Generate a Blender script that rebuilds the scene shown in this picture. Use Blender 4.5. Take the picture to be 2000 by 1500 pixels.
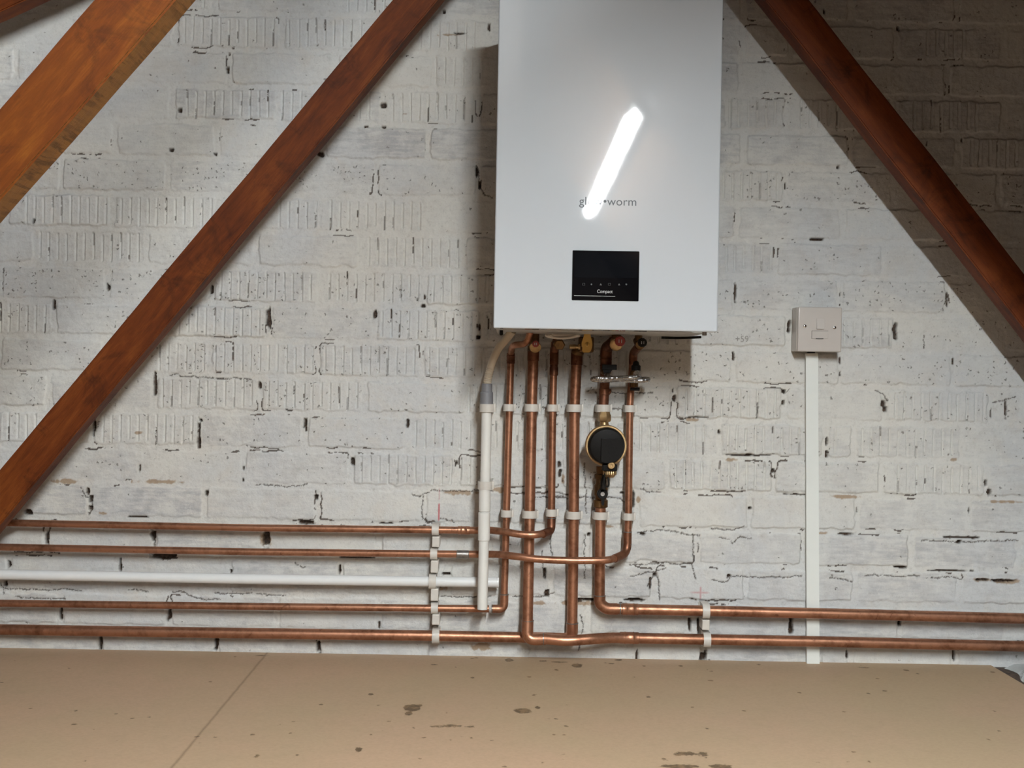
import bpy, bmesh, math, random
import numpy as np
from mathutils import Vector, Matrix
random.seed(7)
S = bpy.context.scene
for o in list(bpy.data.objects): bpy.data.objects.remove(o)

# ------------------------------------------------------------------ camera, world, exposure
F = 2352.0; D = 2.54; ROLL = 0.0175; CZ = 0.58
cam_d = bpy.data.cameras.new('camera'); cam = bpy.data.objects.new('camera', cam_d)
S.collection.objects.link(cam); S.camera = cam
cam_d.sensor_width = 36.0; cam_d.lens = F / 2000.0 * 36.0; cam_d.clip_start = 0.02
RT = Vector((math.cos(ROLL), 0, math.sin(ROLL))); UP = Vector((-math.sin(ROLL), 0, math.cos(ROLL)))
CAM = Vector((0, -D, CZ))
cam.matrix_world = Matrix(((RT.x, UP.x, 0, CAM.x), (RT.y, UP.y, -1, CAM.y), (RT.z, UP.z, 0, CAM.z), (0, 0, 0, 1)))
W = bpy.data.worlds.new('world'); S.world = W; W.use_nodes = True
W.node_tree.nodes['Background'].inputs[0].default_value = (0.62, 0.37, 0.21, 1)
W.node_tree.nodes['Background'].inputs[1].default_value = 0.28
S.view_settings.view_transform = 'Standard'; S.view_settings.look = 'None'
S.view_settings.exposure = 0.0; S.view_settings.gamma = 1.0
S.view_settings.use_curve_mapping = False
LAMP_STRENGTH = 590.0
LAMP_COLOR = (0.93, 0.98, 1.0, 1)

def at(px, py, y):
    """point seen at pixel (px,py) that stands y metres in front of the brick wall"""
    d = D - y
    return CAM + RT * ((px - 1000) / F * d) + UP * ((750 - py) / F * d) + Vector((0, d, 0))

# ------------------------------------------------------------------ helpers
def link(o): S.collection.objects.link(o); return o
def tag(o, label=None, cat=None, group=None, kind=None):
    if label: o['label'] = label
    if cat: o['category'] = cat
    if group: o['group'] = group
    if kind: o['kind'] = kind
    return o
def thing(name, loc, label, cat, group=None):
    e = link(bpy.data.objects.new(name, None)); e.location = loc; e.empty_display_size = 0.02
    return tag(e, label, cat, group)
def obj(name, bm, m, parent=None, smooth=True, label=None, loc=None):
    me = bpy.data.meshes.new(name)
    if isinstance(bm, bpy.types.Mesh): me = bm
    else:
        bmesh.ops.recalc_face_normals(bm, faces=bm.faces[:])
        bm.to_mesh(me); bm.free()
    if m: me.materials.clear(); me.materials.append(m)
    if smooth:
        try: me.set_sharp_from_angle(angle=math.radians(38))
        except Exception: pass
        a = me.attributes.get('flat')
        if a:
            fv = [0] * len(me.polygons); a.data.foreach_get('value', fv)
            me.polygons.foreach_set('use_smooth', [not x for x in fv]); me.attributes.remove(a)
    o = link(bpy.data.objects.new(name, me))
    if loc: o.location = loc
    if parent:
        o.parent = parent; o.matrix_parent_inverse = Matrix.Translation(-parent.location)
    if label: o['label'] = label
    return o

def fillet(pts, rad, n=8):
    pts = [Vector(p) for p in pts]; out = [pts[0]]
    for i in range(1, len(pts) - 1):
        a, b, c = pts[i - 1], pts[i], pts[i + 1]
        r = rad[i] if isinstance(rad, (list, tuple)) else rad
        u = (a - b); v = (c - b); r = min(r, u.length * .48, v.length * .48)
        p, q = b + u.normalized() * r, b + v.normalized() * r
        for k in range(n + 1):
            t = k / n; out.append(p * (1 - t) ** 2 + b * 2 * t * (1 - t) + q * t * t)
    out.append(pts[-1]); return out
def resample(pts, step):
    out = [pts[0]]; 
    for a, b in zip(pts, pts[1:]):
        n = max(1, int((b - a).length / step))
        for k in range(1, n + 1): out.append(a.lerp(b, k / n))
    return out
def catmull(pts, n=10):
    pts = [Vector(p) for p in pts]; P = [pts[0]] + pts + [pts[-1]]; out = []
    for i in range(1, len(P) - 2):
        p0, p1, p2, p3 = P[i - 1], P[i], P[i + 1], P[i + 2]
        for k in range(n):
            t = k / n
            out.append(.5 * ((2 * p1) + (-p0 + p2) * t + (2 * p0 - 5 * p1 + 4 * p2 - p3) * t * t + (-p0 + 3 * p1 - 3 * p2 + p3) * t ** 3))
    out.append(pts[-1]); return out
def sweep(bm, pts, r, seg=20, cap=True):
    pts = [Vector(p) for p in pts]
    keep = [pts[0]]; rr = [r(0) if callable(r) else r]
    for i, p in enumerate(pts[1:], 1):
        if (p - keep[-1]).length > 1e-6: keep.append(p); rr.append(r(i) if callable(r) else r)
    pts = keep
    t = (pts[1] - pts[0]).normalized()
    u = t.orthogonal().normalized(); rings = []
    for i, p in enumerate(pts):
        if i == 0: tt = pts[1] - pts[0]
        elif i == len(pts) - 1: tt = pts[-1] - pts[-2]
        else: tt = (pts[i + 1] - p).normalized() + (p - pts[i - 1]).normalized()
        tt = tt.normalized(); u = (u - tt * u.dot(tt)).normalized(); v = tt.cross(u)
        rings.append([bm.verts.new(p + (u * math.cos(a) + v * math.sin(a)) * rr[i]) for a in [2 * math.pi * k / seg for k in range(seg)]])
    for A, B in zip(rings, rings[1:]):
        for k in range(seg): bm.faces.new((A[k], A[(k + 1) % seg], B[(k + 1) % seg], B[k]))
    if cap: bm.faces.new(rings[0][::-1]); bm.faces.new(rings[-1])
    return bm
def tube(pts, r, seg=20, cap=True): return sweep(bmesh.new(), pts, r, seg, cap)
def lathe(bm, c, axis, prof, seg=32, ripple=None):
    """prof: (distance along axis, radius)"""
    c = Vector(c); ax = Vector(axis).normalized(); u = ax.orthogonal().normalized()
    if abs(ax.y) > .9: u = Vector((1, 0, 0))
    v = ax.cross(u); rings = []
    for (t, r) in prof:
        ring = []
        for k in range(seg):
            a = 2 * math.pi * k / seg; q = r * (ripple(a) if ripple else 1)
            ring.append(bm.verts.new(c + ax * t + (u * math.cos(a) + v * math.sin(a)) * max(q, 1e-5)))
        rings.append(ring)
    for A, B in zip(rings, rings[1:]):
        for k in range(seg): bm.faces.new((A[k], A[(k + 1) % seg], B[(k + 1) % seg], B[k]))
    bm.faces.new(rings[0][::-1]); bm.faces.new(rings[-1]); return bm
def LA(c, axis, prof, seg=32, ripple=None): return lathe(bmesh.new(), c, axis, prof, seg, ripple)
def mark_flat(bm, w):
    ly = bm.faces.layers.int.get('flat') or bm.faces.layers.int.new('flat')
    for f in bm.faces:
        if len(f.verts) >= 4 and min(e.calc_length() for e in f.edges) > w: f[ly] = 1
def box(bm, lo, hi, bev=0.0, segs=3, M=None):
    lo, hi = Vector(lo), Vector(hi); n0 = len(bm.verts)
    r = bmesh.ops.create_cube(bm, size=1.0); vs = r['verts']
    for v in vs: v.co = Vector(((v.co.x + .5) * (hi.x - lo.x) + lo.x, (v.co.y + .5) * (hi.y - lo.y) + lo.y, (v.co.z + .5) * (hi.z - lo.z) + lo.z))
    if M:
        for v in vs: v.co = M @ v.co
    if bev > 0:
        es = set(e for v in vs for e in v.link_edges)
        bmesh.ops.bevel(bm, geom=list(es), offset=bev, segments=segs, affect='EDGES', profile=.5)
        mark_flat(bm, bev * .9)
    return bm
def BX(lo, hi, bev=0.0, segs=3, M=None): return box(bmesh.new(), lo, hi, bev, segs, M)
def prism(bm, poly, y0, y1, bev=0.0):
    """polygon of (x,z) extruded in depth"""
    a = [bm.verts.new((x, y0, z)) for x, z in poly]; b = [bm.verts.new((x, y1, z)) for x, z in poly]; n = len(poly)
    bm.faces.new(a[::-1]); bm.faces.new(b)
    for k in range(n): bm.faces.new((a[k], a[(k + 1) % n], b[(k + 1) % n], b[k]))
    if bev: bmesh.ops.bevel(bm, geom=list(bm.edges), offset=bev, segments=2, affect='EDGES'); mark_flat(bm, bev * .9)
    return bm

# ------------------------------------------------------------------ materials
def mat(name):
    m = bpy.data.materials.new(name); m.use_nodes = True; nt = m.node_tree
    return m, nt, nt.nodes['Principled BSDF']
def N(nt, t, **kw):
    n = nt.nodes.new(t)
    for k, v in kw.items():
        if k.startswith('i_'):
            key = k[2:]; n.inputs[int(key) if key.isdigit() else key.replace('_', ' ')].default_value = v
        else: setattr(n, k, v)
    return n
def ramp(nt, src, stops, interp='LINEAR'):
    r = nt.nodes.new('ShaderNodeValToRGB'); r.color_ramp.interpolation = interp
    el = r.color_ramp.elements
    while len(el) < len(stops): el.new(.5)
    for e, (p, c) in zip(el, stops):
        e.position = p; e.color = (c if isinstance(c, tuple) else (c, c, c)) + (1,)
    nt.links.new(src, r.inputs[0]); return r.outputs[0]
def mixc(nt, f, a, b, mode='MIX'):
    m = nt.nodes.new('ShaderNodeMix'); m.data_type = 'RGBA'; m.blend_type = mode; L = nt.links.new
    for s, v in ((m.inputs[0], f), (m.inputs[6], a), (m.inputs[7], b)):
        if hasattr(v, 'links'): L(v, s)
        elif isinstance(v, tuple): s.default_value = v + (1,)
        else: s.default_value = v
    return m.outputs[2]
def mth(nt, op, a, b=0.0, c=0.0, clamp=False):
    m = nt.nodes.new('ShaderNodeMath'); m.operation = op; m.use_clamp = clamp
    for s, v in zip(m.inputs, (a, b, c)):
        if hasattr(v, 'links'): nt.links.new(v, s)
        else: s.default_value = v
    return m.outputs[0]
def noise(nt, scale, detail=3, rough=.5, vec=None, dist=0.0, stretch=None):
    n = N(nt, 'ShaderNodeTexNoise', i_Scale=scale, i_Detail=detail, i_Roughness=rough, i_Distortion=dist)
    tc = nt.nodes.new('ShaderNodeTexCoord'); src = vec or tc.outputs['Object']
    if stretch:
        mp = nt.nodes.new('ShaderNodeMapping'); mp.inputs['Scale'].default_value = stretch
        nt.links.new(src, mp.inputs[0]); src = mp.outputs[0]
    nt.links.new(src, n.inputs['Vector']); return n.outputs[0]
def bump(nt, bs, h, dist, strength=1.0):
    b = N(nt, 'ShaderNodeBump', i_Strength=strength, i_Distance=dist); nt.links.new(h, b.inputs['Height'])
    nt.links.new(b.outputs[0], bs.inputs['Normal'])
def simple(name, col, rough=.5, metal=0.0, coat=0.0, nb=0.0, var=0.0, vscale=30):
    m, nt, b = mat(name)
    b.inputs['Roughness'].default_value = rough; b.inputs['Metallic'].default_value = metal
    b.inputs['Coat Weight'].default_value = coat; b.inputs['Coat Roughness'].default_value = .08
    n = noise(nt, vscale, 4, .6)
    lo = tuple(c * (1 - var) for c in col); hi = tuple(min(1, c * (1 + var * .6)) for c in col)
    nt.links.new(ramp(nt, n, [(.3, lo), (.7, hi)]), b.inputs['Base Color'])
    if nb: bump(nt, b, noise(nt, vscale * 8, 3, .6), nb)
    return m

def copper_material(name, dirty=.5, base=((.20, .085, .045), (.46, .225, .135)), rl=.30, rh=.5):
    m, nt, b = mat(name)
    n1 = noise(nt, 14, 5, .62, dist=.4); n2 = noise(nt, 90, 4, .6)
    f = mth(nt, 'ADD', mth(nt, 'MULTIPLY', n1, .7), mth(nt, 'MULTIPLY', n2, .3))
    col = ramp(nt, f, [(.36, base[0]), (.56, base[1])])
    spot = ramp(nt, noise(nt, 60, 3, .6, dist=1.0), [(.64, 0.0), (.72, 1.0)])
    col = mixc(nt, mth(nt, 'MULTIPLY', spot, dirty), col, (.09, .028, .015))
    nt.links.new(col, b.inputs['Base Color'])
    b.inputs['Metallic'].default_value = .82
    nt.links.new(ramp(nt, f, [(.3, rh), (.65, rl)]), b.inputs['Roughness'])
    bump(nt, b, n2, .0003, .35)
    return m
COPPER = copper_material('copper_pipe_metal')
COPPER_DARK = copper_material('tarnished_copper', .85, ((.10, .038, .022), (.26, .115, .065)), .34, .6)
BRASS = simple('brass', (.46, .31, .15), .36, .85, var=.35, vscale=60)
BRASS_DARK = simple('dull_brass', (.15, .085, .035), .42, .85, var=.45, vscale=50)
CHROME = simple('chrome', (.75, .75, .75), .18, 1.0, var=.1)
SCREW = simple('screw_steel', (.45, .45, .44), .3, 1.0, var=.2)
SOLDER = simple('solder', (.26, .24, .22), .38, .8, var=.35, vscale=120)
PVC = simple('white_pvc', (.66, .65, .61), .33, var=.04, vscale=25)
PVC_GLOSS = simple('white_overflow_plastic', (.70, .71, .70), .25, var=.03)
CLIP = simple('clip_nylon', (.54, .51, .46), .42, var=.06, vscale=60)
HOSE = simple('beige_hose', (.50, .43, .33), .45, var=.06)
GREY_RUBBER = simple('grey_adapter', (.17, .17, .18), .5, var=.1)
BLACK = simple('black_plastic', (.012, .011, .010), .38, var=.2)
BLACK_MATT = simple('black_cap_plastic', (.007, .006, .005), .5, var=.3, nb=.0002)
GLOSS_BLACK = simple('display_gloss', (.004, .004, .005), .04, coat=.0, var=.3, vscale=8)
for _m in (BLACK, BLACK_MATT): _m.node_tree.nodes['Principled BSDF'].inputs['Specular IOR Level'].default_value = .10
RED = simple('red_knob', (.26, .018, .010), .3, coat=.4, var=.1)
YELLOW = simple('yellow_lever', (.62, .38, .085), .35, coat=.3, var=.08)
TRUNK = simple('white_trunking', (.68, .70, .66), .38, var=.02)
SPUR = simple('switch_plastic', (.50, .46, .42), .28, var=.03)
CABLE = simple('cable_sheath', (.55, .50, .44), .5, var=.06)
INK = simple('lettering_grey', (.07, .08, .09), .5, var=.05)
SILVER_INK = simple('lettering_silver', (.55, .55, .53), .4, var=.05)
CASE_GREY = simple('boiler_underside_paint', (.42, .41, .38), .5, var=.06)

def boiler_paint():
    m, nt, b = mat('boiler_white_enamel')
    n = noise(nt, 3, 2, .5)
    nt.links.new(ramp(nt, n, [(.3, (.52, .55, .57)), (.7, (.54, .57, .59))]), b.inputs['Base Color'])
    b.inputs['Roughness'].default_value = .025; b.inputs['IOR'].default_value = 1.5
    b.inputs['Coat Weight'].default_value = .03; b.inputs['Coat Roughness'].default_value = .22
    bump(nt, b, noise(nt, 420, 2, .5), .00001, .5)
    return m
ENAMEL = boiler_paint()

def wood_material(name, dark, mid, light, saw=False):
    m, nt, b = mat(name)
    g1 = noise(nt, 9, 5, .62, stretch=(1.0, 7.0, 7.0), dist=.6)
    g2 = noise(nt, 70, 4, .65, stretch=(.6, 9.0, 9.0))
    bl = noise(nt, 5, 3, .55)
    f = mth(nt, 'ADD', mth(nt, 'MULTIPLY', g1, .40), mth(nt, 'ADD', mth(nt, 'MULTIPLY', g2, .22), mth(nt, 'MULTIPLY', bl, .38)))
    col = ramp(nt, f, [(.36, dark), (.5, mid), (.64, light)])
    # knots
    v = N(nt, 'ShaderNodeTexVoronoi', i_Scale=3.0, i_Randomness=1.0)
    tc = nt.nodes.new('ShaderNodeTexCoord'); mp = nt.nodes.new('ShaderNodeMapping')
    mp.inputs['Scale'].default_value = (1.1, 0.0, 2.2); nt.links.new(tc.outputs['Object'], mp.inputs[0])
    wob = N(nt, 'ShaderNodeTexNoise', i_Scale=22.0, i_Detail=3.0); nt.links.new(tc.outputs['Object'], wob.inputs[0])
    va = nt.nodes.new('ShaderNodeVectorMath'); va.operation = 'MULTIPLY_ADD'; va.inputs[1].default_value = (.12, .12, .12)
    nt.links.new(wob.outputs[1], va.inputs[0]); nt.links.new(mp.outputs[0], va.inputs[2]); nt.links.new(va.outputs[0], v.inputs['Vector'])
    kn = ramp(nt, v.outputs['Distance'], [(.035, 1.0), (.10, 0.0)])
    col = mixc(nt, mth(nt, 'MULTIPLY', kn, .75), col, tuple(c * .35 for c in dark))
    st = ramp(nt, noise(nt, 13, 5, .7, dist=.8), [(.54, 0.0), (.68, 1.0)])
    col = mixc(nt, mth(nt, 'MULTIPLY', st, .62), col, tuple(c * .5 for c in dark))
    h = g2
    if saw:
        wv_ = noise(nt, 1.0, 3, .7, stretch=(120, 12, 6), dist=.3); wz_ = noise(nt, 1.0, 2, .5, stretch=(60, 60, 60))
        sc = mth(nt, 'MULTIPLY', ramp(nt, wv_, [(.42, 1.0), (.52, 0.0)]), ramp(nt, noise(nt, 16, 3, .6), [(.34, 0.0), (.55, 1.0)]))
        # rough-sawn marks only on the narrow edge (local -Z face)
        ge = nt.nodes.new('ShaderNodeNewGeometry'); vt = nt.nodes.new('ShaderNodeVectorTransform')
        vt.vector_type = 'NORMAL'; vt.convert_from = 'WORLD'; vt.convert_to = 'OBJECT'; nt.links.new(ge.outputs['Normal'], vt.inputs[0])
        sx = nt.nodes.new('ShaderNodeSeparateXYZ'); nt.links.new(vt.outputs[0], sx.inputs[0])
        edge = mth(nt, 'GREATER_THAN', mth(nt, 'ABSOLUTE', sx.outputs[2]), .5)
        pale = mixc(nt, mth(nt, 'MULTIPLY', edge, .45), col, (.30, .155, .045))
        col = mixc(nt, mth(nt, 'MULTIPLY', mth(nt, 'MULTIPLY', sc, edge), .9), pale, (.085, .035, .008))
        h = mth(nt, 'ADD', g2, mth(nt, 'MULTIPLY', mth(nt, 'MULTIPLY', wv_, edge), 1.5))
    nt.links.new(col, b.inputs['Base Color']); b.inputs['Roughness'].default_value = .58
    b.inputs['Specular IOR Level'].default_value = .18
    bump(nt, b, h, .0012, .5)
    return m
WOOD = wood_material('stained_pine', (.050, .009, .0015), (.110, .024, .003), (.19, .052, .008))
WOOD_NEAR = wood_material('honey_pine', (.055, .011, .001), (.095, .023, .0015), (.165, .052, .005), saw=True)
WOOD_RED = wood_material('red_stained_pine', (.06, .013, .003), (.135, .030, .006), (.20, .052, .012))

# ------------------------------------------------------------------ brick wall (relief mesh)
def vn(xs, zs, sx, sz, seed):
    rs = np.random.RandomState(seed)
    gx = (xs - xs[0]) / sx; gz = (zs - zs[0]) / sz
    nx, nz = int(gx[-1]) + 3, int(gz[-1]) + 3
    G = rs.rand(nz, nx).astype(np.float32)
    ix = gx.astype(int); fx = gx - ix; fx = fx * fx * (3 - 2 * fx)
    iz = gz.astype(int); fz = gz - iz; fz = fz * fz * (3 - 2 * fz)
    A = G[iz][:, ix] * (1 - fx) + G[iz][:, ix + 1] * fx
    B = G[iz + 1][:, ix] * (1 - fx) + G[iz + 1][:, ix + 1] * fx
    return (A * (1 - fz)[:, None] + B * fz[:, None]).astype(np.float32)
def fbm(xs, zs, s, seed, o=4, ax=1.0):
    r = 0; a = 1; t = 0
    for k in range(o): r = r + a * vn(xs, zs, s * ax / 2 ** k, s / 2 ** k, seed + k); t += a; a *= .55
    return r / t
def sstep(a, b, x): t = np.clip((x - a) / (b - a), 0, 1); return t * t * (3 - 2 * t)

def PX(px, py): v = at(px, py, 0); return v.x, v.z
ROWJ = {  # joints per course in photo pixels
 0: [210, 420, 620, 830], 1: [135, 343, 551, 765, 955, 1450, 1545, 1750], 2: [30, 239, 447, 655, 848, 1446, 1650, 1850],
 3: [130, 337, 545, 747, 934, 1423, 1535, 1745, 1960], 4: [20, 225, 424, 632, 837, 1453, 1660, 1870],
 5: [120, 327, 530, 734, 935, 1534, 1745, 1950], 6: [12, 220, 425, 623, 828, 1036, 1439, 1646, 1850],
 7: [70, 285, 500, 705, 905, 1310, 1515, 1727, 1935], 8: [0, 209, 414, 625, 829, 1035, 1436, 1641, 1850],
 9: [105, 313, 525, 732, 940, 1140, 1335, 1541, 1749, 1957], 10: [205, 410, 620, 823, 1030, 1230, 1433, 1641, 1862],
 11: [95, 301, 507, 713, 914, 1110, 1317, 1531, 1727, 1936], 12: [181, 389, 596, 796, 1000, 1200, 1405, 1613, 1668, 1880],
 13: [70, 272, 476, 686, 892, 1095, 1303, 1511, 1722, 1927], 14: [-30, 172, 400, 620, 828, 1035, 1245, 1464, 1675, 1893],
 15: [90, 300, 519, 740, 955, 1145, 1361, 1570, 1780, 1990], 16: [16, 231, 447, 664, 875, 1075, 1280, 1457, 1670, 1874],
 17: [117, 330, 541, 740, 945, 1150, 1345, 1541, 1757, 1967], 18: [-20, 195, 422, 622, 830, 1040, 1243, 1372, 1600, 1660, 1864]}
COMB = {  # keyed (grooved) brick faces, pixel spans
 0: [(397, 416), (680, 760)], 1: [(360, 540), (565, 712), (822, 935), (1812, 1890)], 2: [(851, 935)],
 3: [(366, 530), (552, 600), (702, 730), (767, 925), (938, 956), (1427, 1518), (1565, 1640), (1786, 1910)],
 4: [(1897, 1990)], 5: [(1414, 1522)], 6: [(51, 215), (237, 415), (546, 618), (646, 820)],
 7: [(77, 272), (720, 903), (1419, 1510)], 8: [(432, 620), (643, 822), (846, 1000)],
 9: [(0, 98), (350, 520), (746, 955), (1270, 1330), (1650, 1742)], 10: [(310, 402), (420, 612), (635, 815), (838, 1010), (1050, 1220)],
 11: [(317, 495), (523, 700), (915, 1100), (1340, 1515), (1749, 1928)],
 12: [(0, 70), (200, 378), (812, 990), (1010, 1190), (1252, 1378), (1422, 1600), (1631, 1655), (1685, 1865)],
 13: [(706, 880), (900, 960), (1319, 1505), (1755, 1918)]}
SPECK = {5: 1, 8: .9, 9: .7, 10: 1.0, 11: .7, 13: .6, 12: .5}
HOLES = [ # x, y, w, h (photo pixels)
 (447, 105, 5, 8), (444, 138, 7, 13), (352, 215, 9, 11), (335, 293, 9, 6), (420, 302, 9, 9), (66, 433, 7, 12),
 (211, 562, 7, 14), (104, 595, 6, 18), (413, 562, 6, 16), (524, 620, 8, 42), (732, 613, 7, 18), (829, 580, 4, 12), (826, 597, 10, 7),
 (302, 752, 6, 45), (388, 845, 7, 52), (391, 820, 7, 6), (183, 822, 6, 24), (182, 848, 5, 16), (596, 826, 8, 18), (597, 837, 4, 10), (796, 828, 6, 18),
 (507, 752, 6, 14), (688, 902, 8, 14), (892, 903, 4, 10), (272, 915, 4, 14), (475, 915, 4, 10), (475, 938, 4, 6),
 (170, 960, 6, 14), (177, 975, 9, 13), (175, 992, 9, 10), (172, 1003, 5, 10), (55, 999, 16, 14), (403, 965, 6, 10), (617, 971, 9, 9), (600, 1021, 34, 7), (752, 1022, 30, 3),
 (270, 1010, 44, 3), (91, 1050, 7, 26), (299, 1050, 11, 28), (300, 1063, 5, 14), (520, 1055, 12, 26), (18, 1102, 9, 14), (234, 1100, 5, 24), (450, 1117, 5, 8),
 (320, 1086, 50, 9), (663, 1112, 5, 16), (690, 1089, 80, 3), (118, 1200, 6, 26), (330, 1197, 8, 26), (740, 1222, 4, 14), (195, 1258, 7, 22), (422, 1258, 8, 24), (622, 1262, 8, 22),
 (10, 1140, 8, 12), (873, 1121, 15, 5), (931, 405-70, 5, 24), (937, 360, 6, 16), (1736-800, 640, 4, 14), (934, 659, 8, 8), (932, 636, 3, 8),
 (1436, 575, 4, 40), (1597, 467, 26, 5), (1641, 575, 3, 9), (1641, 595, 3, 5), (1534, 363, 3, 14), (1541, 638, 7, 22), (1749, 645, 9, 28), (1850, 580, 4, 26),
 (1641, 705, 4, 12), (1641, 729, 4, 14), (1433, 695, 5, 16), (1862, 706, 3, 10), (1726, 787, 9, 14), (1729, 799, 7, 8), (1317, 778, 6, 12), (1315, 762, 3, 12), (1364, 815, 38, 3),
 (1405, 842, 7, 12), (1531, 764, 7, 8), (1530, 786, 6, 9), (1615, 861, 5, 16), (1615, 888, 5, 14), (1511, 920, 7, 9), (1440, 889, 42, 3), (1486, 889, 42, 3), (1927, 944, 6, 12), (1932, 962, 7, 18),
 (1936, 807, 4, 20), (1965, 800, 4, 30), (1465, 993, 6, 6), (1562, 966, 60, 3), (1674, 996, 3, 14), (1893, 998, 3, 14), (1279, 1123, 9, 9), (1425, 1125, 9, 6),
 (1347, 1222, 6, 32), (1545, 1222, 8, 30), (1757, 1216, 6, 12), (1364, 1226, 5, 30), (1244, 1280, 4, 20), (1372, 1282, 13, 18), (1864, 1284, 5, 24), (1654, 1280, 4, 18),
 (1235, 975, 9, 34), (1092, 906, 6, 14), (1094, 925, 5, 14), (1063, 1120, 6, 20), (1068, 1160, 8, 14), (1130, 972, 14, 4), (1215, 962, 10, 4), (1254, 1043, 12, 5), (1140, 1172, 60, 5), (1235, 1172, 50, 5),
 (1610, 22, 4, 12), (1755, 55, 5, 8), (1637, 326, 5, 5), (1820, 200, 3, 12), (1879, 273, 3, 12), (1811, 280, 3, 12), (625, 300, 16, 10), (868, 22, 6, 8), (955, 52, 6, 12), (900, 65, 30, 2), (860, 1140, 3, 18),
 (1150, 1045, 6, 6), (1270, 1140, 4, 22), (715, 247, 8, 4), (748, 205, 9, 9), (750, 248, 8, 5), (1650, 1043, 30, 4), (1880, 1050, 60, 4), (1875, 1058, 9, 6), (1960, 1134, 50, 5), (1920, 1133, 26, 5), (1850, 1115, 90, 3), (1760, 1108, 24, 5)]
CRACKS = [[(930, 322), (934, 345), (938, 365), (946, 382), (965, 386)], [(158, 953), (168, 968), (180, 978), (176, 1003)],
 [(1232, 1125), (1262, 1120), (1280, 1117), (1300, 1108)], [(1284, 1128), (1288, 1175)], [(1265, 1145), (1270, 1132), (1280, 1125)],
 [(1230, 1104), (1300, 1100), (1352, 1101)], [(1352, 1045), (1354, 1070), (1351, 1110), (1360, 1130)], [(1363, 1062), (1363, 1082)],
 [(805, 965), (820, 975), (832, 965), (848, 958), (965, 960)], [(826, 970), (824, 1010), (832, 1020), (848, 1022)],
 [(860, 1012), (880, 1016), (888, 1024)], [(330, 732), (370, 735), (430, 738), (492, 742)], [(500, 947), (560, 950), (602, 945)],
 [(1250, 955), (1270, 963), (1290, 962)], [(860, 1165), (900, 1166), (960, 1166)], [(1000, 1165), (1060, 1167), (1085, 1160)],
 [(1020, 962), (1050, 972), (1100, 970)], [(1060, 970), (1120, 972), (1190, 970)], [(1190, 970), (1212, 974), (1225, 985)],
 [(1390, 1033), (1440, 1035), (1455, 1030)], [(1405, 1050), (1425, 1055), (1432, 1062), (1445, 1052), (1465, 1052)],
 [(1245, 1040), (1290, 1035), (1340, 1043), (1366, 1045)], [(1390, 1133), (1415, 1137), (1425, 1130)],
 [(0, 1148), (60, 1152), (140, 1153), (160, 1155)], [(0, 1140), (8, 1160)], [(30, 1165), (60, 1168), (100, 1170), (130, 1172)], [(250, 1153), (290, 1154)],
 [(335, 1157), (360, 1158), (400, 1172), (430, 1170)], [(418, 1158), (440, 1160), (490, 1160)], [(500, 1160), (530, 1163), (560, 1163)], [(575, 1098), (588, 1108), (596, 1106)],
 [(1805, 655), (1805, 680)], [(1940, 786), (1958, 783), (1985, 773)], [(1710, 762), (1725, 770), (1733, 785)],
 [(1800, 1058), (1830, 1055), (1870, 1058), (1920, 1058), (1990, 1057)], [(1620, 1128), (1650, 1131), (1668, 1135)], [(1690, 1125), (1740, 1126), (1800, 1124)],
 [(1820, 1128), (1860, 1128), (1880, 1133)], [(1060, 1075), (1062, 1130)], [(1076, 1045), (1076, 1100)], [(1142, 905), (1144, 1005)], [(1143, 1045), (1143, 1130)],
 [(1220, 800), (1180, 797)], [(1060, 795), (1075, 795)], [(1420, 1128), (1428, 1125), (1500, 1128), (1568, 1126)], [(1275, 768), (1180, 766)], [(1130, 1270), (1140, 1220), (1132, 1200)]]
STAINS = [(310, 941, 90, 9), (130, 940, 60, 10), (890, 962, 80, 9), (975, 957, 30, 12), (203, 1003, 18, 8), (1100, 935, 10, 22), (1185, 1028, 26, 5), (1247, 975, 8, 14),
 (1862, 898, 14, 7), (1650, 970, 50, 8), (1960, 980, 70, 6), (1920, 1133, 40, 8), (1975, 1136, 50, 9), (1605, 1042, 20, 6), (882, 1018-0, 4, 4), (790, 222, 10, 3), (880, 68, 40, 4),
 (1350, 820, 30, 8), (1425, 898, 28, 8), (520, 1055, 20, 26), (270, 755+90, 16, 5), (860, 1150, 22, 10), (1130, 1178, 70, 12), (1050, 1178, 60, 8), (940, 1262, 40, 16)]
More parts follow.
